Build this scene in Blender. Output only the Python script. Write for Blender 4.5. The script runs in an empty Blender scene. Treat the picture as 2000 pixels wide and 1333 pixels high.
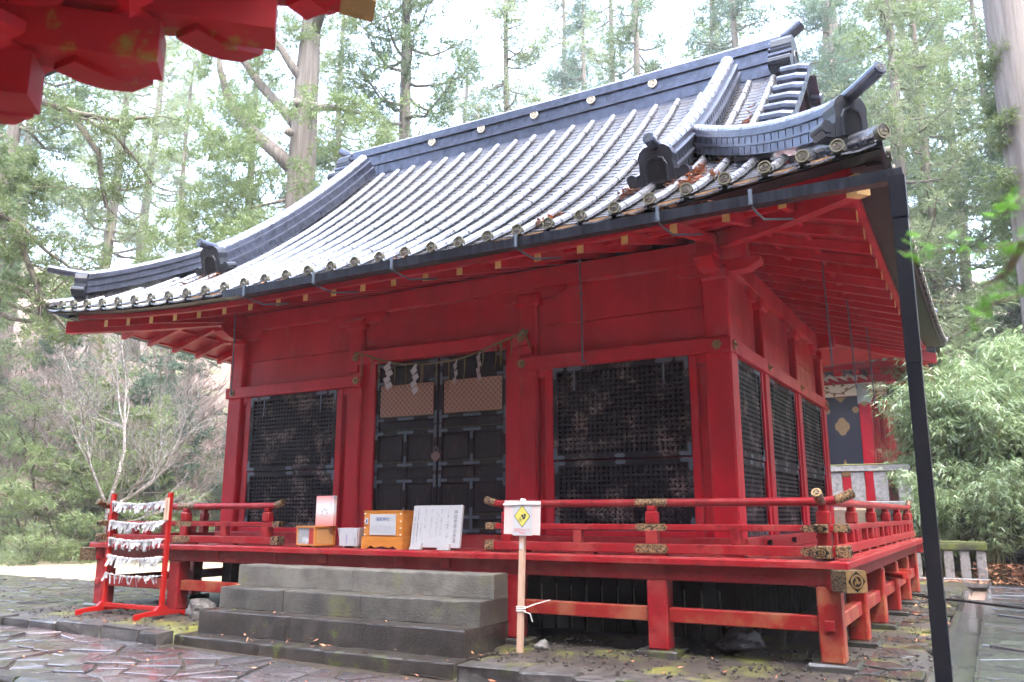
import bpy, math, random
import numpy as np
from mathutils import Vector, Matrix
R=math.radians; PI=math.pi
random.seed(7)
S=bpy.context.scene; COL=S.collection

# ------------------------------------------------------------------ camera, sky, sun, exposure
cd=bpy.data.cameras.new('camera'); cam=bpy.data.objects.new('camera',cd); COL.objects.link(cam)
cd.sensor_width=36; cd.lens=1622/2000*36; cd.clip_start=.05; cd.clip_end=900
cam.location=(7.495,-10.606,1.518); cam.rotation_euler=(R(90+11.84),0,R(29.8)); S.camera=cam
cd.dof.use_dof=True; cd.dof.focus_distance=13.0; cd.dof.aperture_fstop=2.0
W=bpy.data.worlds.new('World'); S.world=W; W.use_nodes=True
SUN_EL,SUN_AZ=R(66),R(120)      # azimuth measured clockwise from +Y (the shrine's depth axis)
nt=W.node_tree; bg=nt.nodes['Background']
sky=nt.nodes.new('ShaderNodeTexSky'); sky.sky_type='NISHITA'; sky.sun_disc=False
sky.sun_elevation=SUN_EL; sky.sun_rotation=SUN_AZ; sky.air_density=1.0; sky.dust_density=2.5; sky.ozone_density=1.0
hs=nt.nodes.new('ShaderNodeHueSaturation'); hs.inputs['Saturation'].default_value=.8
nt.links.new(sky.outputs[0],hs.inputs['Color']); nt.links.new(hs.outputs[0],bg.inputs[0]); bg.inputs[1].default_value=.15
sl=bpy.data.lights.new('sun','SUN'); sl.energy=.5; sl.angle=R(40); sl.color=(1,.97,.93)
sun=bpy.data.objects.new('sun',sl); COL.objects.link(sun)
sd=Vector((math.sin(SUN_AZ)*math.cos(SUN_EL),math.cos(SUN_AZ)*math.cos(SUN_EL),math.sin(SUN_EL)))
sun.rotation_euler=sd.to_track_quat('Z','Y').to_euler(); sun.location=sd*60
vs=S.view_settings; vs.view_transform='Standard'; vs.look='None'; vs.gamma=1; vs.use_curve_mapping=False; vs.exposure=3.7
S.render.engine='CYCLES'; cy=S.cycles; cy.use_denoising=True
cy.max_bounces=6; cy.diffuse_bounces=3; cy.glossy_bounces=3; cy.transmission_bounces=4; cy.volume_bounces=1; cy.transparent_max_bounces=8
cy.use_adaptive_sampling=True; cy.adaptive_threshold=.03

# ------------------------------------------------------------------ materials
MATS={}
def mat(name,col,rough=.5,col2=None,scale=4.,amt=.5,lo=.4,hi=.65,metal=0.,bump=0.,bscale=40.,spec=.5,stretch=None,rnd=0.,col3=None,scale3=1.5,lo3=.5,hi3=.7,rough2=None,transl=0.,coat=0.,detail=6,sub=None):
    m=bpy.data.materials.new(name); m.use_nodes=True; MATS[name]=m
    n=m.node_tree; b=n.nodes['Principled BSDF']; L=n.links.new
    def c4(c): return (c[0],c[1],c[2],1)
    b.inputs['Base Color'].default_value=c4(col); b.inputs['Roughness'].default_value=rough
    b.inputs['Metallic'].default_value=metal; b.inputs['Specular IOR Level'].default_value=spec
    if coat: b.inputs['Coat Weight'].default_value=coat; b.inputs['Coat Roughness'].default_value=.08 if coat<.9 else .12
    tc=n.nodes.new('ShaderNodeTexCoord'); src=tc.outputs['Object']
    geo=n.nodes.new('ShaderNodeNewGeometry'); src=geo.outputs['Position']
    if stretch:
        mp=n.nodes.new('ShaderNodeMapping'); mp.inputs['Scale'].default_value=stretch; L(src,mp.inputs['Vector']); src=mp.outputs[0]
    out=None
    def noise(sc,l,h,d=detail):
        t=n.nodes.new('ShaderNodeTexNoise'); t.inputs['Scale'].default_value=sc; t.inputs['Detail'].default_value=d; t.inputs['Roughness'].default_value=.65
        L(src,t.inputs['Vector'])
        r=n.nodes.new('ShaderNodeMapRange'); r.inputs['From Min'].default_value=l; r.inputs['From Max'].default_value=h; L(t.outputs['Fac'],r.inputs['Value'])
        return r.outputs[0],t.outputs['Fac']
    def mix(f,a,bb):
        x=n.nodes.new('ShaderNodeMix'); x.data_type='RGBA'; 
        if isinstance(f,float): x.inputs[0].default_value=f
        else: L(f,x.inputs[0])
        for i,q in ((6,a),(7,bb)):
            if isinstance(q,tuple): x.inputs[i].default_value=c4(q)
            else: L(q,x.inputs[i])
        return x.outputs[2]
    cur=tuple(col)
    if col2:
        f,_=noise(scale,lo,hi)
        mu=n.nodes.new('ShaderNodeMath'); mu.operation='MULTIPLY'; mu.inputs[1].default_value=amt; L(f,mu.inputs[0])
        cur=mix(mu.outputs[0],cur,tuple(col2))
        if rough2 is not None:
            rr=n.nodes.new('ShaderNodeMapRange'); rr.inputs['To Min'].default_value=rough; rr.inputs['To Max'].default_value=rough2; L(f,rr.inputs['Value']); L(rr.outputs[0],b.inputs['Roughness'])
    if col3:
        f,_=noise(scale3,lo3,hi3); cur=mix(f,cur,tuple(col3))
    if rnd:
        oi=n.nodes.new('ShaderNodeObjectInfo'); r=n.nodes.new('ShaderNodeMapRange'); r.inputs['To Min'].default_value=1-rnd; r.inputs['To Max'].default_value=1+rnd; L(oi.outputs['Random'],r.inputs['Value'])
        h=n.nodes.new('ShaderNodeHueSaturation'); L(r.outputs[0],h.inputs['Value'])
        if isinstance(cur,tuple): h.inputs['Color'].default_value=c4(cur)
        else: L(cur,h.inputs['Color'])
        cur=h.outputs[0]
    if not isinstance(cur,tuple): L(cur,b.inputs['Base Color'])
    if bump:
        _,t=noise(bscale,.3,.7,4); bp=n.nodes.new('ShaderNodeBump'); bp.inputs['Strength'].default_value=bump; bp.inputs['Distance'].default_value=.02
        L(t,bp.inputs['Height']); L(bp.outputs[0],b.inputs['Normal'])
    if transl:
        tr=n.nodes.new('ShaderNodeBsdfTranslucent'); ms=n.nodes.new('ShaderNodeMixShader'); ms.inputs[0].default_value=transl
        if isinstance(cur,tuple): tr.inputs[0].default_value=c4(cur)
        else: L(cur,tr.inputs[0])
        L(b.outputs[0],ms.inputs[1]); L(tr.outputs[0],ms.inputs[2]); L(ms.outputs[0],n.nodes['Material Output'].inputs[0])
    return m
RED=mat('red_paint',(.47,.010,.024),.40,(.33,.007,.016),1.8,.85,.42,.64,stretch=(1,1,.4),col3=(.42,.035,.042),scale3=3.5,lo3=.60,hi3=.74,bump=.10,bscale=30,rnd=.07,rough2=.5,spec=0.2)
REDV=mat('red_paint_veranda',(.235,.009,.014),.36,(.31,.06,.05),2.4,.7,.47,.66,col3=(.15,.006,.008),scale3=6,lo3=.55,hi3=.68,bump=.12,bscale=35,rnd=.09,spec=0.25)  # faded patches; base darkened against RED to balance veranda and facade light
REDW=mat('red_paint_worn',(.235,.012,.010),.45,(.30,.10,.05),2.8,.9,.46,.62,bump=.06,bscale=40,spec=0.25)
REDDECK=mat('red_paint_deck',(.24,.02,.021),.22,(.31,.10,.09),3.5,.7,.46,.66,bump=.04)
REDR=mat('red_rack_paint',(.34,.011,.009),.32,(.25,.008,.007),3,.5,spec=0.3)
REDM=mat('red_paint_mossy',(.33,.010,.017),.55,(.24,.007,.011),2,.7,col3=(.20,.17,.03),scale3=3.2,lo3=.56,hi3=.66,bump=.05,bscale=60,spec=0.2)
TILE=mat('roof_tile',(.32,.325,.35),.24,(.13,.125,.13),9,.8,.4,.65,metal=.75,bump=.25,bscale=30,spec=.7,rough2=.42,rnd=.18)
TILED=mat('roof_tile_dark',(.10,.11,.15),.28,(.055,.058,.07),6,.8,.4,.65,metal=.7,bump=.2,bscale=25,spec=.6)
PAN=mat('roof_pan_tile',(.20,.20,.215),.27,(.10,.092,.09),7,.9,.4,.62,metal=.75,bump=.3,bscale=24,spec=.7,rough2=.4)
EAVEG=mat('worn_gilt_wood',(.26,.14,.06),.55,(.16,.09,.045),14,.7)
ONI=mat('black_ornament_tile',(.016,.018,.026),.32,(.03,.031,.036),9,.7,bump=.15,bscale=30,spec=0.35)
BLACK=mat('black_lacquer',(.005,.005,.007),.35,(.014,.012,.012),8,.6,bump=.05,spec=0.2)
GUT=mat('gutter_metal',(.030,.033,.045),.28,(.006,.006,.009),(14),.8,.4,.6,metal=.5,stretch=(1,1,.12),bump=.05,spec=.6)
PIPE=mat('downpipe_metal',(.010,.011,.017),.36,(.022,.02,.021),3,.6,.45,.7,metal=.4,bump=.05,spec=0.25)
GOLD=mat('gilt_metal',(.32,.20,.085),.42,(.16,.105,.05),25,.7,metal=.6,bump=.2,bscale=60)
DISCG=mat('dull_gilt',(.14,.125,.08),.55,(.07,.075,.055),18,.7,metal=.4,bump=.1)
GILTP=mat('gilt_paint',(.70,.42,.14),.5,(.55,.34,.14),12,.6)
BRONZE=mat('bronze_disc',(.11,.10,.065),.5,(.05,.055,.045),20,.7,metal=.4,bump=.2)
DARKW=mat('dark_lattice_wood',(.009,.007,.011),.5,(.19,.15,.135),2.2,.9,.50,.62,col3=(.009,.006,.010),scale3=26,lo3=.44,hi3=.58,bump=.12,spec=0.1)
DOORW=mat('dark_door_wood',(.010,.006,.009),.42,(.085,.048,.04),5,.7,.56,.72,stretch=(3,3,.6),bump=.1,spec=0.15)
IRON=mat('patina_iron',(.075,.095,.125),.5,(.10,.12,.15),12,.7,metal=.4,bump=.1)
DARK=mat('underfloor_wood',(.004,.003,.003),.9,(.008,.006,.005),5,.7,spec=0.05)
STONE=mat('step_stone',(.16,.15,.13),.5,(.085,.078,.066),2.6,.9,.40,.62,col3=(.12,.115,.045),scale3=2.3,lo3=.56,hi3=.72,bump=.6,bscale=38)
STONED=mat('step_stone_wet',(.026,.022,.020),.24,(.05,.043,.038),3,.7,.42,.62,col3=(.07,.09,.02),scale3=3.2,lo3=.60,hi3=.72,bump=.6,bscale=40)
FENCE=mat('lichen_stone',(.30,.28,.27),.8,(.14,.13,.12),9,.8,.45,.62,bump=.4,bscale=30)
MOSSCAP=mat('moss',(.12,.125,.03),.9,(.06,.07,.02),20,.7,bump=.5,bscale=60)
PAVE=mat('paving_stone',(.10,.092,.10),.2,(.05,.044,.046),3.5,.8,.4,.65,col3=(.085,.05,.048),scale3=.8,lo3=.5,hi3=.66,bump=.38,bscale=6,rnd=.3,rough2=.32,spec=.8,coat=1.)
SLAB=mat('wet_slab',(.095,.096,.105),.14,(.045,.047,.05),1.8,.8,.4,.6,col3=(.06,.06,.03),scale3=1.4,lo3=.62,hi3=.76,bump=.3,bscale=14,rnd=.15,rough2=.3,coat=1.)
FLAG=mat('mossy_flagstone',(.05,.047,.045),.25,(.03,.028,.026),3,.7,col3=(.06,.065,.02),scale3=2.2,lo3=.52,hi3=.66,bump=.35,bscale=16,rnd=.2,coat=.3)
KERB=mat('kerb_stone',(.032,.029,.029),.4,(.10,.095,.09),6,.7,col3=(.06,.08,.02),scale3=2.6,lo3=.6,hi3=.72,bump=.5,bscale=22)
EARTH=mat('earth',(.030,.024,.021),.5,(.062,.052,.044),7,.8,.4,.65,col3=(.13,.135,.025),scale3=1.1,lo3=.52,hi3=.66,bump=.6,bscale=35)
EARTHP=mat('dark_grit',(.035,.03,.028),.6,(.06,.054,.05),9,.7,spec=.2)
JOINT=mat('joint_soil',(.03,.024,.02),.45,(.06,.05,.03),6,.7,bump=.5)
SAND=mat('sand_yard',(.33,.28,.18),.75,(.24,.195,.125),1.3,.7,.4,.65,col3=(.30,.27,.10),scale3=.5,lo3=.58,hi3=.75,bump=.4,bscale=30)
FOREST=mat('forest_floor',(.20,.135,.10),.95,(.11,.075,.055),.8,.8,.4,.65,col3=(.16,.18,.07),scale3=.35,lo3=.52,hi3=.66,bump=.8,bscale=6)
ROCK=mat('rock',(.085,.078,.075),.55,(.15,.14,.13),7,.7,bump=.6,bscale=20)
MASON=mat('masonry_stone',(.03,.028,.027),.6,(.06,.055,.05),3,.7,col3=(.10,.12,.02),scale3=1.6,lo3=.48,hi3=.64,bump=.5,bscale=18,rnd=.3)
BARK=mat('cedar_bark',(.11,.085,.065),.9,(.21,.175,.145),3,.8,.4,.65,stretch=(2.4,2.4,.14),bump=.9,bscale=8,col3=(.13,.12,.04),scale3=.5,lo3=.56,hi3=.72)
BARKP=mat('pale_bark',(.22,.185,.16),.85,(.10,.08,.065),2.5,.8,.4,.65,stretch=(2.6,2.6,.12),bump=.9,bscale=8,col3=(.17,.15,.04),scale3=.45,lo3=.56,hi3=.70)
SPECK=mat('speckled_bark',(.15,.13,.115),.85,(.36,.35,.32),9,.8,.5,.6)
TWIG=mat('bare_twig',(.20,.155,.135),.85,(.29,.24,.215),3,.6)
TWIGD=mat('dark_twig',(.09,.07,.055),.85,(.16,.14,.08),5,.7)
LEAF={}
for nm,c,c2 in (('cedar_foliage',(.10,.15,.065),(.16,.215,.09)),('pale_foliage',(.17,.215,.11),(.24,.28,.14)),('blue_green_foliage',(.085,.135,.09),(.13,.185,.115)),
                ('shrub_foliage',(.12,.17,.06),(.185,.23,.085)),('fir_foliage',(.17,.22,.10),(.24,.29,.125))):
    LEAF[nm]=mat(nm,c,.5,c2,.9,.9,.35,.65,transl=.48,rnd=.12)
WOODL=mat('unseen_woods_foliage',(.075,.085,.075),.6,(.10,.105,.095),.9,.9)  # leaf colour greyed to cut green bounce light from the unseen woods
BAMBOO=mat('bamboo_leaf',(.19,.27,.11),.24,(.32,.40,.22),3,.9,.35,.65,transl=.3,spec=.8,rnd=.1)
CULM=mat('bamboo_culm',(.20,.20,.07),.4,(.28,.22,.10),6,.6)
MAPLE=mat('maple_leaf',(.10,.26,.03),.35,(.16,.34,.05),5,.6,transl=.45)
DEADLEAF=mat('dead_leaf',(.28,.10,.045),.6,(.40,.20,.10),8,.8,.4,.6)
PAPER=mat('white_paper',(.40,.40,.41),.7)
PAPERC=mat('cream_paper',(.74,.68,.50),.7)
INK=mat('ink',(.02,.02,.03),.8)
INKB=mat('blue_ink',(.05,.08,.22),.8); INKR=mat('red_ink',(.62,.10,.13),.8); INKP=mat('purple_ink',(.16,.10,.40),.8); INKG=mat('grey_ink',(.40,.40,.45),.8)
BOARDW=mat('white_painted_board',(.38,.375,.38),.5,(.28,.26,.255),14,.5,.55,.7)
ORANGEW=mat('varnished_wood',(.50,.19,.035),.28,(.36,.12,.02),5,.6,stretch=(1,1,4),bump=.05,coat=.3)
OCHREW=mat('pale_varnished_panel',(.48,.26,.10),.4,(.36,.18,.07),6,.6)
RAWWOOD=mat('raw_wood',(.50,.33,.24),.65,(.40,.25,.17),4,.6,stretch=(1,1,.25))
PINKC=mat('pink_card',(.80,.30,.27),.5)
YELL=mat('yellow_sign',(.52,.46,.09),.5)
ROPE=mat('straw_rope',(.17,.13,.05),.8,(.09,.08,.03),30,.7)
STRING=mat('white_string',(.7,.68,.66),.7)
BLUEB=mat('dark_blue_lacquer',(.004,.005,.016),.5,(.010,.012,.026),3,.5,stretch=(5,5,.4))
WHITEP=mat('white_paint',(.74,.66,.50),.5)
GREYP=mat('grey_paint',(.34,.38,.36),.6)
CLEAR=bpy.data.materials.new('clear_acrylic'); CLEAR.use_nodes=True
_b=CLEAR.node_tree.nodes['Principled BSDF']; _b.inputs['Transmission Weight'].default_value=.75; _b.inputs['Roughness'].default_value=.18; _b.inputs['Base Color'].default_value=(.8,.82,.85,1); _b.inputs['IOR'].default_value=1.1
def pattern_mat(name,fg,bgc,scale,kind='VORONOI',metal=.5):
    m=bpy.data.materials.new(name); m.use_nodes=True; n=m.node_tree; b=n.nodes['Principled BSDF']; L=n.links.new
    g=n.nodes.new('ShaderNodeNewGeometry'); t=n.nodes.new('ShaderNodeTexNoise'); t.inputs['Scale'].default_value=scale; t.inputs['Detail'].default_value=3; t.inputs['Distortion'].default_value=1.5
    L(g.outputs['Position'],t.inputs['Vector'])
    r=n.nodes.new('ShaderNodeMapRange'); r.inputs['From Min'].default_value=.46; r.inputs['From Max'].default_value=.53; L(t.outputs['Fac'],r.inputs['Value'])
    x=n.nodes.new('ShaderNodeMix'); x.data_type='RGBA'; x.inputs[6].default_value=(*fg,1); x.inputs[7].default_value=(*bgc,1); L(r.outputs[0],x.inputs[0]); L(x.outputs[2],b.inputs['Base Color'])
    bp=n.nodes.new('ShaderNodeBump'); bp.invert=True; bp.inputs['Strength'].default_value=.6; bp.inputs['Distance'].default_value=.004; L(r.outputs[0],bp.inputs['Height']); L(bp.outputs[0],b.inputs['Normal'])
    b.inputs['Roughness'].default_value=.42; b.inputs['Metallic'].default_value=metal
    return m
CHASED=pattern_mat('chased_gilt',(.36,.22,.105),(.02,.014,.012),42)
CHASEDD=pattern_mat('chased_dark_gilt',(.22,.15,.08),(.02,.014,.012),48)

# ------------------------------------------------------------------ mesh builder
class MB:
    def __init__(s): s.v=[]; s.f=[]
    def add(s,V,F):
        o=len(s.v); s.v.extend(tuple(p) for p in V); s.f.extend(tuple(i+o for i in q) for q in F); return s
    def box(s,x0,x1,y0,y1,z0,z1,c=.0,M=None):
        if x0>x1:x0,x1=x1,x0
        if y0>y1:y0,y1=y1,y0
        if z0>z1:z0,z1=z1,z0
        c=min(c,(x1-x0)*.3,(y1-y0)*.3,(z1-z0)*.3)
        if c<=0:
            V=[(x,y,z) for x in(x0,x1) for y in(y0,y1) for z in(z0,z1)]
            F=[(0,1,3,2),(4,6,7,5),(0,4,5,1),(2,3,7,6),(0,2,6,4),(1,5,7,3)]
        else:
            V=[];ix={}
            A=((x0,x1),(y0,y1),(z0,z1))
            for i in(0,1):
                for j in(0,1):
                    for k in(0,1):
                        cn=(i,j,k)
                        for ax in range(3):   # vertex lying on the face normal to ax
                            p=[A[a][cn[a]]+( 0 if a==ax else (c if cn[a]==0 else -c)) for a in range(3)]
                            ix[(i,j,k,ax)]=len(V); V.append(tuple(p))
            F=[]
            def q(*k): F.append(tuple(ix[t] for t in k))
            for sd in(0,1):
                a=[(sd,0,0,0),(sd,1,0,0),(sd,1,1,0),(sd,0,1,0)]; q(*(a if sd else a[::-1]))
                a=[(0,sd,0,1),(0,sd,1,1),(1,sd,1,1),(1,sd,0,1)]; q(*(a if sd else a[::-1]))
                a=[(0,0,sd,2),(1,0,sd,2),(1,1,sd,2),(0,1,sd,2)]; q(*(a if sd else a[::-1]))
            for a in(0,1):
                for b in(0,1):
                    e=[(0,a,b,1),(1,a,b,1),(1,a,b,2),(0,a,b,2)]; q(*e)
                    e=[(a,0,b,0),(a,1,b,0),(a,1,b,2),(a,0,b,2)]; q(*e)
                    e=[(a,b,0,0),(a,b,1,0),(a,b,1,1),(a,b,0,1)]; q(*e)
            for i in(0,1):
                for j in(0,1):
                    for k in(0,1): q((i,j,k,0),(i,j,k,1),(i,j,k,2))
        if M is not None: V=[tuple(M@Vector(p)) for p in V]
        return s.add(V,F)
    def prism(s,poly,O,U,Vv,N,d):
        """extrude a 2D polygon (u,v) from O by N*d"""
        O,U,Vv,N=map(Vector,(O,U,Vv,N)); n=len(poly)
        a=[O+U*p[0]+Vv*p[1] for p in poly]; b=[q+N*d for q in a]
        return s.add(a+b,[tuple(range(n-1,-1,-1)),tuple(range(n,2*n))]+[(i,(i+1)%n,n+(i+1)%n,n+i) for i in range(n)])
    def cyl(s,p0,p1,r0,r1=None,n=10,caps=True):
        r1=r0 if r1 is None else r1
        return s.tube([p0,p1],[r0,r1],n,caps)
    def tube(s,path,r,n=8,caps=True):
        P=[Vector(p) for p in path]; V=[];F=[]
        if not hasattr(r,'__len__'): r=[r]*len(P)
        up=None
        for i,p in enumerate(P):
            t=(P[min(i+1,len(P)-1)]-P[max(i-1,0)])
            t=t.normalized() if t.length>1e-9 else Vector((0,0,1))
            if up is None: up=t.orthogonal().normalized()
            a=(up-t*up.dot(t)); a=a.normalized() if a.length>1e-6 else t.orthogonal().normalized(); up=a; b=t.cross(a)
            for k in range(n):
                an=2*PI*k/n; V.append(p+(a*math.cos(an)+b*math.sin(an))*r[i])
        m=len(P)
        for i in range(m-1):
            for k in range(n): F.append((i*n+k,i*n+(k+1)%n,(i+1)*n+(k+1)%n,(i+1)*n+k))
        if caps: F.append(tuple(range(n-1,-1,-1))); F.append(tuple((m-1)*n+k for k in range(n)))
        return s.add(V,F)
    def sweep(s,prof,path,side,ups,closed=True,caps=True):
        """prof [(u,v)] swept; side/ups lists of vectors"""
        V=[];F=[];n=len(prof);m=len(path)
        for p,a,b in zip(path,side,ups):
            p,a,b=Vector(p),Vector(a),Vector(b)
            for u,v in prof: V.append(p+a*u+b*v)
        for i in range(m-1):
            for k in range(n if closed else n-1): F.append((i*n+k,(i+1)*n+k,(i+1)*n+(k+1)%n,i*n+(k+1)%n))
        if caps and closed: F.append(tuple(range(n))); F.append(tuple((m-1)*n+k for k in range(n-1,-1,-1)))
        return s.add(V,F)
    def mesh(s,name,smooth=False):
        m=bpy.data.meshes.new(name); m.from_pydata(s.v,[],s.f); m.update()
        if smooth: m.shade_smooth()
        return m
    def obj(s,name,mt,parent=None,smooth=False,kind=None):
        return link(name,s.mesh(name,smooth),mt,parent,kind)
def fixn(me):
    import bmesh
    b=bmesh.new(); b.from_mesh(me); bmesh.ops.recalc_face_normals(b,faces=b.faces); b.to_mesh(me); b.free()
def link(name,me,mt,parent=None,kind=None):
    o=bpy.data.objects.new(name,me); COL.objects.link(o)
    if mt and len(me.materials)==0: me.materials.append(mt)
    if parent: par(o,parent)
    if kind: o['kind']=kind
    return o
def par(o,p):
    o.parent=p
    if p.type=='EMPTY': o.matrix_parent_inverse=Matrix.Translation(-Vector(p.location)) if not p.get('local') else Matrix()
def thing(name,label,cat,loc=(0,0,0),rz=0,group=None,local=False):
    o=bpy.data.objects.new(name,None); COL.objects.link(o); o.location=loc; o.rotation_euler=(0,0,rz); o.empty_display_size=.2
    if local: o['local']=1
    return tag(o,label,cat,group)
def tag(o,label,cat,group=None):
    o['label']=label; o['category']=cat
    if group: o['group']=group
    return o
def struct(o,label=None): 
    o['kind']='structure'
    if label: o['label']=label
    return o
def np_mesh(name,V,F):
    """V (n,3), F (m,k) uniform face size"""
    V=np.asarray(V,dtype=np.float32); F=np.asarray(F,dtype=np.int32); me=bpy.data.meshes.new(name)
    me.vertices.add(len(V)); me.vertices.foreach_set('co',V.ravel()); k=F.shape[1]
    me.loops.add(F.size); me.loops.foreach_set('vertex_index',F.ravel()); me.polygons.add(len(F))
    me.polygons.foreach_set('loop_start',np.arange(0,F.size,k,dtype=np.int32)); me.polygons.foreach_set('loop_total',np.full(len(F),k,dtype=np.int32))
    me.update(calc_edges=True); return me
def bx(name,mt,parent,x0,x1,y0,y1,z0,z1,c=.008,kind=None): return MB().box(x0,x1,y0,y1,z0,z1,c).obj(name,mt,parent,kind=kind)
X_,Y_,Z_=Vector((1,0,0)),Vector((0,1,0)),Vector((0,0,1))
def circ(r,n=16,cx=0,cy=0,a0=0): return [(cx+r*math.cos(a0+2*PI*i/n),cy+r*math.sin(a0+2*PI*i/n)) for i in range(n)]
def comma_polys(Rr):
    out=[]
    for k in range(3):
        a0=k*2*PI/3; head=(.42*Rr,0); pts=[]
        outer=[];inner=[]
        for i in range(9):
            t=i/8; a=.15+t*2.0; ro=.62*Rr+.16*Rr*t; w=.20*Rr*(1-t)**.7+.01*Rr
            outer.append((a,ro+w*.6)); inner.append((a,ro-w*1.2-.10*Rr*(1-t)))
        poly=[(r*math.cos(a+a0),r*math.sin(a+a0)) for a,r in outer]+[(r*math.cos(a+a0),r*math.sin(a+a0)) for a,r in inner[::-1]]
        out.append(poly)
    return out

# ================================================================== GROUND
def sstep(a,b,x):
    t=max(0,min(1,(x-a)/(b-a))); return t*t*(3-2*t)
def hillz(x,y):
    dl=(-x-25)*.80+(y-9)*.42; db=(y-27)*.9-.0*x
    h1=.46*max(0,dl)*sstep(0,8,dl); h2=.42*max(0,db)*sstep(0,8,db)
    h=max(h1,h2); dr=(x-13); h=max(h,.30*max(0,dr)*sstep(0,6,dr))
    return min(h,34)+.35*math.sin(x*.31+y*.17)*sstep(1,6,h)+.25*math.sin(x*.13-y*.41)*sstep(1,6,h)
def pathz(x): return -.165-.014*x*.9
def groundz(x,y):
    h=hillz(x,y)
    if h>.02: return h-.2
    if y<-2.8: return pathz(max(-12,min(9,x)))-.05
    return -.2
gx=np.concatenate([np.linspace(-180,-60,13)[:-1],np.linspace(-60,20,81),np.linspace(20,180,17)[1:]]); gy=np.concatenate([np.linspace(-120,-24,9)[:-1],np.linspace(-24,64,89),np.linspace(64,220,14)[1:]])
GV=[(x,y,groundz(x,y)) for y in gy for x in gx]; nx=len(gx)
GF=[(j*nx+i,j*nx+i+1,(j+1)*nx+i+1,(j+1)*nx+i) for j in range(len(gy)-1) for i in range(nx-1)]
gm=np_mesh('ground',GV,GF); gm.shade_smooth()
ground=struct(link('ground',gm,FOREST))
# sandy yard to the left of the hall
n1,n2=30,20
SV=[];
for j in range(n2+1):
    for i in range(n1+1):
        x=-46+i*(46-7.2)/n1; y0=2.0+.25*math.sin(x*.9)+max(0,-(x+15))*.12; y=y0+j*(24-y0)/n2
        SV.append((x,y,-.06+.015*math.sin(x*1.7)*math.sin(y*1.3)))
sy=struct(link('sand_yard',np_mesh('sand_yard',SV,[(j*(n1+1)+i,j*(n1+1)+i+1,(j+1)*(n1+1)+i+1,(j+1)*(n1+1)+i) for j in range(n2) for i in range(n1)]),SAND))
# earth platform under the veranda
pv=[];pn,pm=56,60
rr=random.Random(3)
for j in range(pm+1):
    for i in range(pn+1):
        x=-6.75+i*(6.84+6.75)/pn; y=-2.72+j*(12.6+2.72)/pm
        pv.append((x,y,-.012+rr.uniform(-.012,.012)+(-.2 if i in(0,pn) or j in(0,pm) or (abs(x)<2.3 and y<-1.7) else 0)))
struct(link('earth_platform',np_mesh('earth_platform',pv,[(j*(pn+1)+i,j*(pn+1)+i+1,(j+1)*(pn+1)+i+1,(j+1)*(pn+1)+i) for j in range(pm) for i in range(pn)]),EARTH))
# irregular paving: clipped Voronoi cells, one stone each
def clip(poly,px,py,nx_,ny_):
    out=[]
    for i in range(len(poly)):
        a,b=poly[i],poly[(i+1)%len(poly)]
        da=(a[0]-px)*nx_+(a[1]-py)*ny_; db=(b[0]-px)*nx_+(b[1]-py)*ny_
        if da<=0: out.append(a)
        if (da<0<db) or (db<0<da):
            t=da/(da-db); out.append((a[0]+(b[0]-a[0])*t,a[1]+(b[1]-a[1])*t))
    return out
def voronoi(x0,x1,y0,y1,sx,sy,jit,rng,gap=.018):
    P=[]
    ny=max(1,round((y1-y0)/sy)); nxx=max(1,round((x1-x0)/sx))
    for j in range(ny):
        for i in range(nxx):
            P.append((x0+(i+.5+(.5 if j%2 else 0)-.25+rng.uniform(-jit,jit))*(x1-x0)/nxx, y0+(j+.5+rng.uniform(-jit,jit))*(y1-y0)/ny))
    A=np.array(P); res=[]
    for k,(px,py) in enumerate(P):
        poly=[(x0,y0),(x1,y0),(x1,y1),(x0,y1)]
        d=((A-A[k])**2).sum(1); idx=np.argsort(d)[1:17]
        for q in idx:
            dx,dy=A[q]-A[k]; L=math.hypot(dx,dy); ux,uy=dx/L,dy/L
            g=gap*rng.uniform(.4,1.7)
            poly=clip(poly,px+ux*(L/2-g),py+uy*(L/2-g),ux,uy)
            if len(poly)<3: break
        if len(poly)>=3: res.append(((px,py),poly))
    return res
def stone_mesh(c,poly,z,h,rng,tilt=.035,rnd=.010):
    # drop tiny edges
    q=[p for i,p in enumerate(poly) if math.hypot(p[0]-poly[i-1][0],p[1]-poly[i-1][1])>.03]
    if len(q)<3: q=poly
    n=len(q); tx,ty=rng.uniform(-tilt,tilt),rng.uniform(-tilt,tilt); dz=rng.uniform(-.012,.012)
    def zt(p): return z+dz+(p[0]-c[0])*tx+(p[1]-c[1])*ty
    cen=(sum(p[0] for p in q)/n,sum(p[1] for p in q)/n)
    def ins(p,d):
        vx,vy=cen[0]-p[0],cen[1]-p[1]; L=max(1e-6,math.hypot(vx,vy)); d=min(d,L*.5); return (p[0]+vx/L*d,p[1]+vy/L*d)
    m=MB(); V=[]
    for p in q: V.append((p[0],p[1],z-h))
    for p in q: V.append((p[0],p[1],zt(p)-rnd))
    for p in q: a=ins(p,rnd*1.6); V.append((a[0],a[1],zt(a)-.004))
    V.append((cen[0],cen[1],zt(cen)+.006))
    F=[]
    for i in range(n):
        j=(i+1)%n; F+= [(i,j,n+j,n+i),(n+i,n+j,2*n+j,2*n+i),(2*n+i,2*n+j,3*n)]
    return m.add(V,F)
CAMP=Vector(cam.location)
def lay(parent,stones,name,mt,maxparts,zf,h,rng,tilt=.04):
    st=sorted(stones,key=lambda s:(s[0][0]-CAMP.x)**2+(s[0][1]-CAMP.y)**2)
    rest=MB()
    for i,(c,poly) in enumerate(st):
        m=stone_mesh(c,poly,zf(*c),h,rng,tilt)
        if i<maxparts: m.obj(name,mt,parent,smooth=False)
        else: rest.add(m.v,m.f)
    if rest.v: rest.obj(name+'s',mt,parent,kind='stuff')
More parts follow.
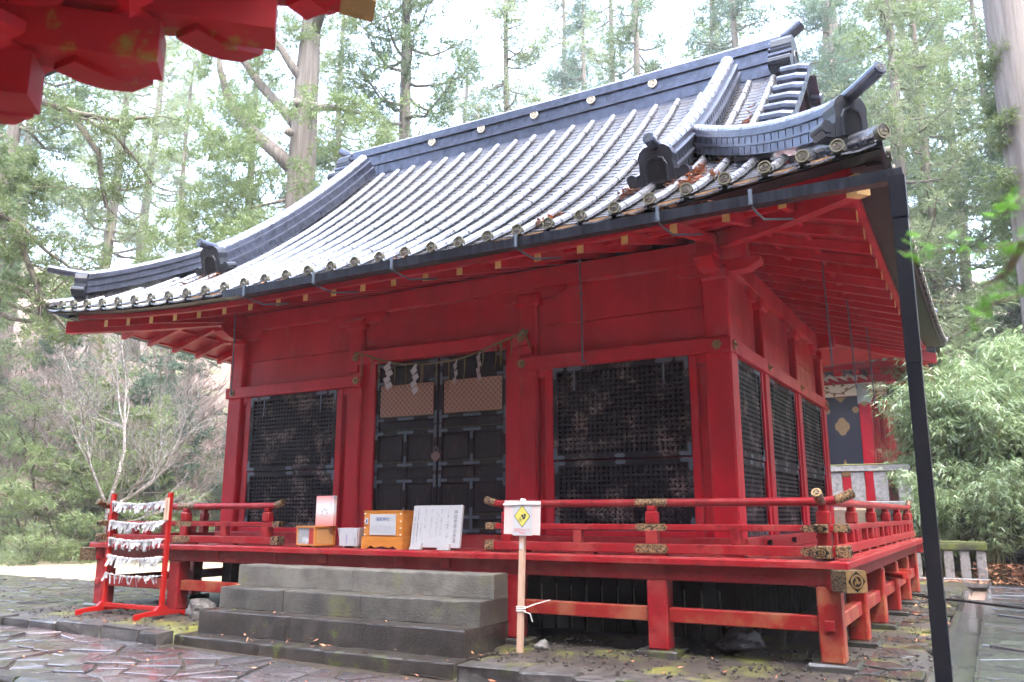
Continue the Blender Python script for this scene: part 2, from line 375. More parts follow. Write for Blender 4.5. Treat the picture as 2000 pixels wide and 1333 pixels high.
rng=random.Random(11)
pav=MB().add([(-12,-7.5,pathz(-12)-.03),(9,-7.5,pathz(9)-.03),(9,-2.75,pathz(9)-.03),(-12,-2.75,pathz(-12)-.03)],[(0,1,2,3)]).obj('pavement',JOINT)
struct(pav)
front=voronoi(-11,5.6,-5.08,-2.98,.60,.36,.46,rng,.014)
front=[s for s in front if not(s[0][1]>-2.95 )]
lay(pav,front,'paving_stone',PAVE,215,lambda x,y:pathz(x),.07,rng)
pav2=MB().add([(-18,-2.75,-.075),(-6.6,-2.75,-.075),(-6.6,2.6,-.075),(-18,3.6,-.075)],[(0,1,2,3)]).obj('side_pavement',JOINT); struct(pav2)
left=voronoi(-17.5,-6.55,-2.7,2.6,.62,.46,.33,rng)
lay(pav2,left,'paving_stone',PAVE,80,lambda x,y:-.03,.06,rng)
# kerb stones along the path
def rough_block(m,x0,x1,y0,y1,z0,z1,rng,j=.02,c=.02):
    b=MB().box(x0,x1,y0,y1,z0,z1,c); cache={}
    b.v=[(x+rng.uniform(-j,j)*.6,y+rng.uniform(-j,j),z+rng.uniform(-j,j)*.7) for x,y,z in b.v]
    m.add(b.v,b.f); return m
def kerb(label,x0,x1,y0,y1,z0,z1,seed,lmin=.5,lmax=1.1,group=None):
    rg=random.Random(seed); k=thing('kerb',label,'kerb',((x0+x1)/2,(y0+y1)/2,z0),group=group); x=x0
    while x<x1-.1:
        l=min(rg.uniform(lmin,lmax),x1-x)
        rough_block(MB(),x+.008,x+l-.008,y0+rg.uniform(-.02,.02),y1,z0,z1+rg.uniform(-.025,.015),rg,.026).obj('stone',KERB,k); x+=l
    return k
kerb('dark mossy stone kerb below the red paper rack',-14,-2.28,-2.95,-2.68,-.24,.012,1)
kerb('broken dark stone kerb beside the bottom step and sign post',2.36,6.9,-2.86,-2.58,-.30,-.0,2,.35,.8)
kerb('dark stone kerb along the outer edge of the paved path',-8,2.2,-5.42,-5.12,-.3,-.06,3)
# right-hand path beyond the drain
gp=MB().add([(7.12,-6,-.085),(12,-6,-.085),(12,12.4,-.085),(7.12,12.4,-.085)],[(0,1,2,3)]).obj('side_path',JOINT); struct(gp)
sl2=voronoi(7.16,11.5,-5.5,12.2,.95,.62,.2,rng,.014)
lay(gp,sl2,'paving_slab',SLAB,110,lambda x,y:-.035,.06,rng,.012)
dr=MB().add([(6.78,-6,-.19),(7.16,-6,-.19),(7.16,9.6,-.19),(6.78,9.6,-.19)],[(0,1,2,3)]).box(6.74,6.84,-3,9.6,-.26,-.02,.012).box(7.12,7.17,-6,9.6,-.26,-.05,.01)
dm=dr.obj('drain_channel',SLAB); struct(dm)
fl=voronoi(6.12,6.72,-2.6,9.5,.36,.52,.3,rng,.03)
fp=[s for i,s in enumerate(fl) if rng.random()<.55]
ep=bpy.data.objects['earth_platform']
lay(ep,fp,'flagstone',FLAG,40,lambda x,y:.006,.05,rng,.02)

# ================================================================== SHRINE HALL
hall=thing('shrine_hall','vermilion wooden shrine hall with black tiled hip-and-gable roof and railed veranda','shrine',(0,3.6,0))
ZD=1.064
def hx(name,mt,x0,x1,y0,y1,z0,z1,c=.01,parent=None): return bx(name,mt,parent or hall,x0,x1,y0,y1,z0,z1,c)
def part(name,parent=None,mt=None,mb=None,kind=None):
    return mb.obj(name,mt,parent or hall,kind=kind)
WX,WY0,WY1=4.69,0.0,7.30
CX=(-4.51,-1.66,1.66,4.51)         # column axes along the front
CYS=(.19,2.14,4.58,7.10)           # column axes along the sides
# columns
for x in CX:
    w=.175 if abs(x)>3 else .15
    hx('column',RED,x-w,x+w,.05,.05+2*w,ZD,4.74,.025)
for sx in(-1,1):
    for y in CYS[1:]:
        w=.15
        hx('column',RED,sx*4.51-.16,sx*4.51+.16,y-w,y+w,ZD,4.74,.025)
# sill beams on the deck, knobs
hx('sill_beam',REDV,-4.70,4.70,-.03,.22,ZD-.02,1.235); 
for sx in(-1,1): hx('sill_beam',REDV,sx*4.50,sx*4.72,.225,7.25,ZD-.02,1.235)
for x,y in((4.735,1.3),(4.735,2.9),(4.735,4.9)):
    MB().cyl((4.70,y,1.15),(4.78,y,1.15),.03,.045,10).obj('knob',BLACK,hall)
# tie beams (nageshi) and gold hexagonal studs
def stud(x,y,z,nrm,r=.07):
    n=Vector(nrm); u=Vector((-n.y,n.x,0)); m=MB()
    pet=[]
    for i in range(12): a=2*PI*i/12; rr_=r*(1 if i%2==0 else .8); pet.append((rr_*math.cos(a),rr_*math.sin(a)))
    m.prism(pet,Vector((x,y,z))-n*.01,u,Z_,n,.022); m.prism(circ(r*.42,8),Vector((x,y,z))+n*.01,u,Z_,n,.022); m.prism(circ(r*.2,6),Vector((x,y,z))+n*.03,u,Z_,n,.02)
    m.obj('gold_stud',GOLD,hall)
for sx in(-1,1):
    a,b=sorted((sx*1.50,sx*4.70)); hx('tie_beam',RED,a,b,0,.20,3.615,3.815)
    hx('tie_beam',RED,*sorted((sx*4.50,sx*4.705)),.205,7.32,3.615,3.815)
    for x in(1.585,4.52): stud(sx*x,-.005,3.715,(0,-1,0))
    for y in(.16,2.14,4.58,7.1): stud(sx*4.71,y,3.715,(sx,0,0))
    stud(sx*1.585,-.025,4.10,(0,-1,0))
hx('tie_beam',RED,-1.69,1.69,-.02,.20,3.99,4.205)
for sx in(-1,1):
    hx('wedge',RED,*sorted((sx*1.56,sx*1.76)),.0,.06,3.86,3.985,.006)
# wall planks above the tie beams
def planks(x0,x1,y,z0,z1,n,sx=1):
    for i in range(n):
        a=z0+(z1-z0)*i/n; b=z0+(z1-z0)*(i+1)/n
        hx('plank',RED,x0,x1,y+.004*(i%2),y+.05,a+.002,b-.004,.006)
for a,b in((-4.34,-1.80),(1.80,4.34)): planks(a,b,.15,3.70,4.87,2)
planks(-1.52,1.52,.15,4.18,4.87,1)
for sx in(-1,1):
    for a,b in zip(CYS[:-1],CYS[1:]):
        for i in range(2):
            z0=3.70+1.17*i/2; x=sx*4.55
            hx('plank',RED,*sorted((x,x-sx*.05)),a+.15,b-.15,z0+.002,z0+.585-.004,.006)
# bearing blocks, boat brackets and wall purlin
def boat(name,axis,c,half,z0,z1,th):
    pts=[(-half,z1),(half,z1),(half,z1-(z1-z0)*.35)]
    for i in range(1,5): t=i/5; pts.append((half-half*.42*t, z1-(z1-z0)*(.35+.65*math.sin(t*PI/2))))
    pts+= [(half*.55,z0),(-half*.55,z0)]
    for i in range(4,0,-1): t=i/5; pts.append((-half+half*.42*t, z1-(z1-z0)*(.35+.65*math.sin(t*PI/2))))
    pts.append((-half,z1-(z1-z0)*.35))
    m=MB()
    if axis=='x': m.prism(pts,Vector((c[0],c[1]-th/2,0)),X_,Z_,Y_,th)
    else: m.prism(pts,Vector((c[0]-th/2,c[1],0)),Y_,Z_,X_,th)
    return m.obj(name,RED,hall)
for x in CX: 
    hx('bearing_block',RED,x-.2,x+.2,.02,.42,4.60,4.80,.04); boat('boat_bracket','x',(x,.18),.62,4.70,4.86,.24)
for sx in(-1,1):
    for y in CYS: boat('boat_bracket','y',(sx*4.50,y),.62,4.70,4.862,.24)
    for y in CYS[1:]: hx('bearing_block',RED,sx*4.51-.2,sx*4.51+.2,y-.2,y+.2,4.60,4.80,.04)
hx('wall_purlin',RED,-4.95,4.95,.06,.31,4.862,5.17,.015); hx('wall_purlin',RED,-4.95,4.95,6.98,7.23,4.862,5.17,.015)
for sx in(-1,1): hx('wall_purlin',RED,*sorted((sx*4.37,sx*4.63)),-.28,7.55,4.868,5.165,.015)
# jambs, recess boards
for sx in(-1,1):
    for a,b,y in((1.25,1.515,.10),(1.93,2.06,.08),(4.10,4.21,.08)):
        hx('jamb',RED,*sorted((sx*a,sx*b)),y,.26,1.23,3.62 if a>1.5 else 3.995)
    for a,b in((1.80,1.935),(4.205,4.345)): hx('recess_board',RED,*sorted((sx*a,sx*b)),.17,.24,1.23,3.62,.004)
    hx('header',RED,*sorted((sx*1.80,sx*1.935)),.10,.17,3.50,3.617,.004); hx('header',RED,*sorted((sx*4.205,sx*4.345)),.10,.17,3.50,3.617,.004)
    hx('lower_rail',RED,*sorted((sx*2.055,sx*4.105)),.06,.24,1.232,1.31)
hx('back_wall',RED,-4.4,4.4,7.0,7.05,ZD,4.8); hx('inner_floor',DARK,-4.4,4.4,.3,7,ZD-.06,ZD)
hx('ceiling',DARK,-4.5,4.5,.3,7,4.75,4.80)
# lattice shutters
def lattice(name,O,U,w,z0,z1,nc,nr,N,fr=.085,parent=None):
    """hinged lattice panel; O origin at left-bottom front, U along, N outward normal"""
    O,U,N=Vector(O),Vector(U),Vector(N); root=None
    m=MB(); h=z1-z0
    def slab(u0,u1,v0,v1,d0,d1,mm=None):
        mm=mm or m; p=[(u0,v0),(u1,v0),(u1,v1),(u0,v1)]; mm.prism(p,O+N*d0,U,Z_,N,d1-d0)
    slab(0,w,0,fr,-.04,.03); slab(0,w,h-fr,h,-.04,.03); slab(0,fr,fr,h-fr,-.04,.028); slab(w-fr,w,fr,h-fr,-.04,.028)
    root=m.obj(name,DARKW,parent or hall)
    g=MB(); iw=w-2*fr; ih=h-2*fr
    bw=.036
    for i in range(1,nc): u=fr+iw*i/nc; slab(u-bw/2,u+bw/2,fr-.005,h-fr+.005,-.02,.012,g)
    for j in range(1,nr): v=fr+ih*j/nr; slab(fr-.005,w-fr+.005,v-bw/2,v+bw/2,-.026,.018,g)
    g.obj('lattice_bars',DARKW,root,kind='stuff')
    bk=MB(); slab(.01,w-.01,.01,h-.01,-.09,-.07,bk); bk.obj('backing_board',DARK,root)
    # iron corner fittings
    def fit(u,v,su,sv):
        f=MB(); a=.15; t=.055
        poly=[(0,0),(a,0),(a+.03,t*.5),(a,t),(t,t),(t,a),(t*.5,a+.03),(0,a)]
        f.prism([(u+su*p[0],v+sv*p[1]) for p in poly],O+N*.03,U,Z_,N,.006); f.obj('iron_fitting',IRON,root)
    for u,su in((.005,1),(w-.005,-1)):
        for v,sv in((.005,1),(h-.005,-1)): fit(u,v,su,sv)
    def plate(u,v,l=.17,t=.055):
        f=MB(); f.prism([(u-l/2,v),(u-l/2+.03,v-t/2),(u+l/2-.03,v-t/2),(u+l/2,v),(u+l/2-.03,v+t/2),(u-l/2+.03,v+t/2)],O+N*.03,U,Z_,N,.006); f.obj('iron_fitting',IRON,root)
    if h>1.1:
        plate(w*.5,.035)
        for u in(w*.17,w*.83):
            plate(u,h-.035,.26,.06); f=MB(); f.prism([(u-.012,h-.36),(u+.012,h-.36),(u+.012,h-.06),(u-.012,h-.06)],O+N*.03,U,Z_,N,.012); f.obj('hanger_strap',IRON,root)
    else: plate(w*.5,h-.035)
    return root
for x0 in(-4.10,2.06):
    lattice('shutter_panel',(x0,.11,2.285),X_,2.04,0,1.335,26,17,-Y_)
    lattice('shutter_panel',(x0,.13,1.312),X_,2.04,0,.955,26,12,-Y_)
for (a,b) in ((.36,1.90),(2.38,4.36),(4.80,6.86)):
    for sx in(1,):
        lattice('shutter_panel',(4.585,a,2.285),Y_,b-a,0,1.335,20,17,X_)
        lattice('shutter_panel',(4.57,a,1.24),Y_,b-a,0,1.03,20,13,X_)
    hx('shutter_panel',DARKW,-4.60,-4.54,a,b,1.24,3.61)
for y0,y1 in((.30,.37),(1.89,2.0),(2.28,2.39),(4.35,4.44),(4.72,4.81),(6.85,6.96)):
    for sx in(-1,1): hx('jamb',RED,*sorted((sx*4.46,sx*4.64)),y0,y1,1.23,3.62)
# double door
def door(x0,x1,hinge):
    d=MB(); y0,y1=.14,.20
    root=MB().box(x0,x1,y0+.025,y1,1.245,3.985,.004).obj('door',DOORW,hall)
    st=.075; w=x1-x0
    def rail(a,b,z0,z1,name='rail'): MB().box(a,b,y0,y0+.028,z0,z1,.006).obj(name,DOORW,root)
    rail(x0,x0+st,1.245,3.985,'stile'); rail(x1-st,x1,1.245,3.985,'stile')
    for z0,z1 in((1.245,1.325),(1.45,1.535),(2.00,2.09),(2.255,2.345),(2.77,2.86),(3.0,3.075),(3.60,3.68),(3.90,3.985)): rail(x0+st,x1-st,z0,z1)
    xm=(x0+x1)/2
    for z0,z1 in((1.325,1.45),(1.535,2.0),(2.09,2.255),(2.345,2.77)): rail(xm-.04,xm+.04,z0,z1,'muntin')
    for a,b in((x0+st,xm-.04),(xm+.04,x1-st)):
        for z0,z1 in((1.535,2.0),(2.345,2.77)): MB().box(a+.03,b-.03,y0+.012,y0+.026,z0+.03,z1-.03,.01).obj('panel',DOORW,root)
    # iron cross fittings
    def plus(x,z,l,r,u,dn,t=.045):
        m=MB()
        def arm(dx,dz,L):
            if L<=0: return
            px,pz=-dz,dx
            poly=[(-t*.6,-t/2),(L-.03,-t/2),(L-.012,-t*.62),(L+.02,0),(L-.012,t*.62),(L-.03,t/2),(-t*.6,t/2)]
            m.prism(poly,Vector((x,y0-.001,z)),Vector((dx,0,dz)),Vector((px,0,pz)),-Y_,.006)
        arm(-1,0,l);arm(1,0,r);arm(0,1,u);arm(0,-1,dn); m.obj('iron_fitting',IRON,root)
    for z in(1.49,2.045,2.30): plus(xm,z,.14,.14,.13 if z!=2.045 else .0,.13 if z!=2.30 else 0)
    plus(xm,2.815,.15,.15,0,.14); plus(xm,3.037,.15,.15,0,0); plus(xm,1.285,.14,.14,.1,0)
    for z in(1.285,1.49,2.045,2.30,2.815,3.037,3.64,3.94):
        plus(x0+.037,z,0,.13,.09,.09); plus(x1-.037,z,.13,0,.09,.09)
    # patterned open-work panel
    a,b=x0+st+.02,x1-st-.01; z0,z1=3.085,3.60
    rp=MB().box(a,b,y0-.004,y0+.01,z0,z1).obj('openwork_panel',SHIPPO,root)
    for z in(2.86,3.075,2.345,1.535,1.325):
        MB().box(x0+st,x1-st,y0-.003,y0+.03,z-.001,z+.004).obj('moss_line',MOSSCAP,root)
# overlapping-circle pattern of the door panels
SHIPPO=bpy.data.materials.new('openwork_circles'); SHIPPO.use_nodes=True
def _shippo():
    n=SHIPPO.node_tree; b=n.nodes['Principled BSDF']; L=n.links.new
    g=n.nodes.new('ShaderNodeNewGeometry'); sp=n.nodes.new('ShaderNodeSeparateXYZ'); L(g.outputs['Position'],sp.inputs[0])
    p=.088
    def M(op,a,bv=None,c=None):
        x=n.nodes.new('ShaderNodeMath'); x.operation=op
        for i,q in enumerate((a,bv,c)):
            if q is None: continue
            if isinstance(q,(int,float)): x.inputs[i].default_value=q
            else: L(q,x.inputs[i])
        return x.outputs[0]
    def d2(ox,oz):
        u=M('SUBTRACT',M('FRACT',M('ADD',M('DIVIDE',sp.outputs[0],p),50+ox)),.5); v=M('SUBTRACT',M('FRACT',M('ADD',M('DIVIDE',sp.outputs[2],p),50+oz)),.5)
        return M('SQRT',M('ADD',M('MULTIPLY',u,u),M('MULTIPLY',v,v)))
    a,c=d2(0,0),d2(.5,.5)
    ring=M('LESS_THAN',M('MINIMUM',M('ABSOLUTE',M('SUBTRACT',a,.5)),M('ABSOLUTE',M('SUBTRACT',c,.5))),.045)
    hole=M('LESS_THAN',M('MINIMUM',a,c),.13)
    def mix(f,p0,p1):
        x=n.nodes.new('ShaderNodeMix'); x.data_type='RGBA'; L(f,x.inputs[0])
        for i,q in((6,p0),(7,p1)):
            if isinstance(q,tuple): x.inputs[i].default_value=(*q,1)
            else: L(q,x.inputs[i])
        return x.outputs[2]
    col=mix(hole,mix(ring,(.24,.095,.05),(.34,.21,.15)),(.02,.012,.012))
    L(col,b.inputs['Base Color']); b.inputs['Roughness'].default_value=.55
_shippo()
door(-1.252,-.012,-1); door(.012,1.252,1)
lk=MB(); lk.prism([(-.085,.04),(-.085,-.03),(0,-.095),(.085,-.03),(.085,.04),(.05,.04),(.045,.065),(-.045,.065),(-.05,.04)],(0,.14,2.42),X_,Z_,-Y_,.05); lk.tube([(-.035,.11,2.48),(-.03,.10,2.54),(0,.09,2.57),(.03,.10,2.54),(.035,.11,2.48)],.01,6)
lk.obj('padlock',mat('rusty_iron',(.16,.10,.09),.6,(.10,.07,.06),20,.6,metal=.3),hall)

# ------------------------------------------------------------------ veranda
DX,DY0,DY1=6.13,-1.44,8.75
deck=hx('deck_frame',REDV,-DX+.2,DX-.2,DY0+.12,.3,.80,.975,.01)
# edge board + planks
def deckplanks():
    r=random.Random(5)
    x=-DX
    while x<DX-.01:
        w=min(r.uniform(.22,.30),DX-x); hx('plank',REDDECK,x+.0015,x+w-.0015,DY0,-.03,.985+r.uniform(-.002,.002),ZD+r.uniform(-.003,.003),.006,deck); x+=w
    for sx in(-1,1):
        y=-.025
        while y<DY1-.01:
            w=min(r.uniform(.22,.30),DY1-y); hx('plank',REDDECK,*sorted((sx*4.71,sx*DX)),y+.0015,y+w-.0015,.985+r.uniform(-.002,.002),ZD+r.uniform(-.003,.003),.006,deck); y+=w
deckplanks()
hx('deck_edge',REDV,-DX-.012,DX+.012,DY0-.014,DY0+.05,.975,ZD-.012,.01)
for sx in(-1,1): hx('deck_edge',REDV,*sorted((sx*(DX-.05),sx*(DX+.014))),DY0+.052,DY1,.975,ZD-.012,.01)
hx('edge_beam',REDV,-DX+.12,DX-.12,DY0+.10,DY0+.26,.80,.974,.012)
for sx in(-1,1): hx('edge_beam',REDV,*sorted((sx*(DX-.28),sx*(DX-.12))),DY0+.262,DY1-.05,.80,.974,.012)
for x in(-3.1,-.9,.45,3.1,-1.9,1.2): hx('joist',REDV,x-.07,x+.07,DY0+.075,.1,.84,.972,.01)
PXF=(-5.92,-4.05,-2.18,2.18,4.07,5.91)
for x in PXF: hx('veranda_post',REDW if x>4.5 else REDV,x-.118,x+.118,-1.36,-1.12,.05,.80,.02)
PYS=(.61,2.46,4.31,6.16,8.01)
for sx in(-1,1):
    for y in PYS: hx('veranda_post',REDW,sx*5.91-.115,sx*5.91+.115,y-.115,y+.115,.05,.80,.02)
for x in PXF: rough_block(MB(),x-.24,x+.24,-1.46,-.98,-.06,.055,random.Random(int(x*10)),.014).obj('base_stone',FLAG,hall)
for sx in(-1,1):
    for y in PYS: rough_block(MB(),sx*5.91-.23,sx*5.91+.23,y-.23,y+.23,-.06,.055,random.Random(int(y*10)),.014).obj('base_stone',FLAG,hall)
# tie rails between the posts
fx=[-5.92,-4.05,-2.18]
for a,b in((-5.80,-4.17),(-3.93,-2.30),(2.30,3.95),(4.19,5.79)): hx('post_tie',REDW,a,b,-1.30,-1.18,.345,.505,.012)
hx('wedge_end',REDV,-5.98,-5.86,-1.40,-1.362,.37,.47,.006); hx('wedge_end',REDV,5.86,5.96,-1.40,-1.362,.37,.47,.006)
ys=(-1.24,)+PYS
for sx in(-1,1):
    for a,b in zip(ys[:-1],ys[1:]): hx('post_tie',REDW,*sorted((sx*5.85,sx*5.97)),a+.12,b-.12,.345,.505,.012)
# lower frame behind (dark under-floor boarding)
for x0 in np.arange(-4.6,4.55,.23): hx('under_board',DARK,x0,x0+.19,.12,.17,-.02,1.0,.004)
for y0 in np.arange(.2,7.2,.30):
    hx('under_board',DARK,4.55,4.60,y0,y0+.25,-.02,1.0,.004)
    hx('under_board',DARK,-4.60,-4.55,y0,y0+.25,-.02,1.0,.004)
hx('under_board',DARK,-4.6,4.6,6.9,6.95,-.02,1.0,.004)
# diagonal corner beam noses with gilt sleeves
def tomoe_plate(O,U,V,N,r,parent,mt=None,plate=None,name='crest'):
    m=MB(); O,N=Vector(O),Vector(N)
    for p in comma_polys(r): m.prism(p,O,U,V,N,.006)
    return m.obj(name,mt or GOLD,parent)
def nose(x,y,dx,dy,gilt):
    d=Vector((dx,dy,0)).normalized(); s=Vector((-d.y,d.x,0)); O=Vector((x,y,0)); m=MB(); w,z0,z1=.105,.775,.972
    M=Matrix((( d.x,s.x,0,x),(d.y,s.y,0,y),(0,0,1,0),(0,0,0,1)))
    MB().box(-.3,.16,-w,w,z0,z1,.012,M).obj('corner_beam',REDV,hall)
    c=MB().box(.155,.40,-w-.012,w+.012,z0-.012,z1+.008,.01,M).obj('gilt_sleeve',CHASEDD,hall)
    Oe=M@Vector((.401,0,(z0+z1)/2)); 
    MB().prism([(-.115,-.105),(.115,-.105),(.115,.105),(-.115,.105)],Oe,s,Z_,d,.006).obj('end_plate',GOLD,c)
    dm=[(0.10,0),(.055,.055),(0,.10),(-.055,.055),(-.10,0),(-.055,-.055),(0,-.10),(.055,-.055)]
    MB().prism(dm,Oe+d*.005,s,Z_,d,.003).obj('dark_inlay',BLACK,c)
    mm=MB(); mm.prism(circ(.07,16),Oe+d*.007,s,Z_,d,.004); mm.obj('disc',GOLD,c); tomoe_plate(Oe+d*.011,s,Z_,d,.062,c,CHASEDK)
CHASEDK=BLACK
nose(5.93,-1.24,1,-1,1); nose(-5.93,-1.24,-1,-1,1); nose(5.93,8.5,1,1,0)

# ------------------------------------------------------------------ veranda railing
RY=-1.22; RX=5.90; RYB=8.5
def uprail(p0,p1,r,e0,e1,name,mt):
    """round top rail with optional up-curved ends (length, rise)"""
    p0,p1=Vector(p0),Vector(p1); d=(p1-p0).normalized(); pts=[]
    if e0:
        for t in(1,.75,.5,.25): pts.append(p0-d*e0[0]*t+Z_*e0[1]*t*t)
    pts+=[p0,p0.lerp(p1,.5),p1]
    if e1:
        for t in(.25,.5,.75,1): pts.append(p1+d*e1[0]*t+Z_*e1[1]*t*t)
    return MB().tube(pts,r,14).obj(name,mt,hall,smooth=True)
def cap_end(p,d,rise,r,L):
    """gilt sleeve on an up-curved rail end"""
    p,d=Vector(p),Vector(d); pts=[]
    for t in(.45,.6,.75,.9,1.02): pts.append(p+d*L*t+Z_*rise*t*t)
    o=MB().tube(pts,[r*1.1]*4+[r*1.16],14).obj('gilt_cap',CHASED,hall)
    tdir=(pts[-1]-pts[-2]).normalized(); u=Vector((-d.y,d.x,0)); v=tdir.cross(u); v=-v if v.z<0 else v
    m=MB(); m.prism(circ(r*1.0,14),pts[-1],u,v,tdir,.008); o2=m.obj('end_disc',GOLD,o); tomoe_plate(pts[-1]+tdir*.008,u,v,tdir,r*.85,o,BLACK)
ZT=1.658; RT=.046
def section(axis,fixed,a,b,ea,eb,posts,struts,big=()):
    """one straight run; axis 'x' or 'y'; a,b end coordinates of the posts"""
    def P(t,z,off=0): return (t,fixed+off,z) if axis=='x' else (fixed+off,t,z)
    def B(name,mt,t0,t1,hw,z0,z1,c=.008):
        if axis=='x': return hx(name,mt,t0,t1,fixed-hw,fixed+hw,z0,z1,c)
        return hx(name,mt,fixed-hw,fixed+hw,t0,t1,z0,z1,c)
    d=X_ if axis=='x' else Y_
    uprail(P(a,ZT),P(b,ZT),RT,ea,eb,'top_rail',REDV)
    ext=.17
    B('middle_rail',REDV,a-(ext if ea else 0),b+(ext if eb else 0),.05,1.345,1.415)
    B('bottom_rail',REDV,a-(ext+.02 if ea else 0),b+(ext+.02 if eb else 0),.075,1.09,1.195)
    n=max(1,int((b-a)/1.0))
    for t in posts:
        B('rail_post',REDV,t-.07,t+.07,.066,1.19,1.346); B('rail_post',REDV,t-.07,t+.07,.068,1.414,1.565,.02); B('post_neck',REDV,t-.05,t+.05,.05,1.563,1.625,.012)
    for t in struts: B('rail_strut',REDV,t-.055,t+.055,.05,1.194,1.346)
    for t in np.arange(a+.25,b-.2,.9): B('rail_chock',REDV,t-.12,t+.12,.06,1.062,1.092,.004)
    for e,t,s in((ea,a,-1),(eb,b,1)):
        if not e: continue
        cap_end(P(t,ZT),d*s,e[1],RT,e[0])
        # gilt tips of the middle and bottom rails
        for z0,z1,hw,L in((1.345,1.415,.05,.13),(1.09,1.195,.075,.12)):
            t0,t1=sorted((t+s*(ext-L*.55),t+s*(ext+.075)))
            c=B('gilt_cap',CHASED,t0,t1,hw+.008,z0-.006,z1+.012,.006)
            tt=t+s*(ext+.076); q=Vector(P(tt,(z0+z1)/2)); u=Vector((-d.y,d.x,0)); hh=(z1-z0)/2
            MB().prism([(-hw*1.5,0),(-hw*.5,hh*.8),(hw*.5,hh*.8),(hw*1.5,0),(hw*.5,-hh*.8),(-hw*.5,-hh*.8)] if hw<.06 else [(-hw,0),(0,hh),(hw,0),(0,-hh)],q,u,Z_,d*s,.004).obj('dark_inlay',BLACK,c)
            MB().prism(circ(hh*.72,14),q+d*s*.004,u,Z_,d*s,.004).obj('disc',GOLD,c); tomoe_plate(q+d*s*.008,u,Z_,d*s,hh*.62,c,BLACK)
    # long gilt plates over posts
    for t in big:
        for z,hh,L,hw in((1.142,.045,.20,.076),(1.38,.036,.19,.051)):
            poly=[(-L,0),(-L+.035,-hh),(L-.035,-hh),(L,0),(L-.035,hh),(-L+.035,hh)]
            out=-1 if (axis=='x') else (1 if fixed>0 else -1)
            nrm=(Y_ if axis=='x' else X_)*out
            MB().prism(poly,Vector(P(t,z))+nrm*hw,d,Z_,nrm,.006).obj('gilt_plate',CHASED,hall)
            MB().prism([(p[0]*1.06,p[1]*1.16) for p in poly],Vector(P(t,z))+nrm*(hw-.001),d,Z_,nrm,.004).obj('gilt_plate_rim',GOLD,hall)
        m=MB(); pp=Vector(P(t,ZT)); 
        m.tube([pp-d*.20,pp-d*.17,pp+d*.17,pp+d*.20],[RT*1.0,RT*1.05,RT*1.05,RT*1.0],14); m.obj('gilt_band',CHASED,hall)
section('x',RY,2.0,RX,(.26,.05),(.30,.085),(2.06,4.0,RX),(3.05,4.97),(4.0,))
section('x',RY,-RX,-2.12,(.30,.085),(.24,.05),(-RX,-4.0,-2.17),(-3.08,-4.95),(-4.0,))
for sx in(-1,1):
    section('y',sx*RX,RY,RYB,(.30,.085),(.35,.12),(.75,2.6,4.45,6.3,8.1,RYB),tuple(np.arange(-.75,8.0,.62)),())
# gilt collars beside the corner posts of the front
for sx in(-1,1):
    for z,hh,L,hw in((1.142,.045,.17,.076),(1.38,.034,.16,.051)):
        poly=[(0,-hh),(L-.04,-hh),(L,0),(L-.04,hh),(0,hh)]
        MB().prism([(-sx*p[0],p[1]) for p in poly],(sx*(RX-.08),RY-hw,z),X_,Z_,-Y_,.006).obj('gilt_plate',CHASED,hall)

# ------------------------------------------------------------------ roof
XE,YE,YC,ZE=6.88,-2.2,3.55,4.89; YEB=2*YC-YE; VX=5.34
def liftx(x): return .0124*max(0,abs(x)-2)**2
def lifty(y): return .0124*max(0,abs(y-YC)-.87)**2
def prof(d): t=d/5.4; return 3.02*t+1.22*t*t
def dprof(d): t=d/5.4; return (3.02+2.44*t)/5.4
def fade(d): return max(0,1-d/3.2)**1.5
def zf(x,d): return ZE+prof(d)+liftx(x)*fade(d)     # front/back slope, d = distance in from the eave
def zs(y,d): return ZE+prof(d)+lifty(y)*fade(d)     # side slopes
def grid_sheet(fn,us,vs_):
    V=[];n=len(us)
    for v in vs_:
        for u in us: V.append(fn(u,v))
    return V,[(j*n+i,j*n+i+1,(j+1)*n+i+1,(j+1)*n+i) for j in range(len(vs_)-1) for i in range(n-1)]
us=np.linspace(-1,1,41); ds=np.linspace(0,5.75,24)
def hw(d): return (XE-d) if d<XE-VX else VX
base=MB()
base.add(*grid_sheet(lambda u,d:(u*hw(d),YE+d,zf(u*hw(d),d)-.115),us,ds))
base.add(*grid_sheet(lambda u,d:(u*hw(d),YEB-d,zf(u*hw(d),d)-.115),us,ds))
for sx in(-1,1):
    base.add(*grid_sheet(lambda u,d:(sx*(XE-d),YC+u*(YC-YE-d),zs(YC+u*(YC-YE-d),d)-.115),us,np.linspace(0,2.25,10)))
roof=base.obj('roof',TILED,hall)
# gables
for sx in(-1,1):
    zg=[(YC+t*(YC-YE-.95),ZE+prof(.95+ (1-abs(t))*(5.75-.95))-.10) for t in np.linspace(-1,1,31)]
    V=[(sx*4.72,y,z) for y,z in zg]; n=len(V)
    g=MB(); g.add(V+[(sx*4.72,YC,ZE+1.0)],[(i,i+1,n) for i in range(n-1)]); g.obj('gable_wall',RED,hall)
    b=MB()
    for sg in(-1,1):
        path=[];
        for d in np.linspace(1.45,5.72,14): path.append((sx*(VX-.06),YC+sg*(YC-YE-d),ZE+prof(d)-.10))
        b.sweep([(-.03,-.26),(.03,-.26),(.03,0),(-.03,0)],path,[X_]*14,[Z_]*14)
    b.obj('bargeboard',BLACK,hall)
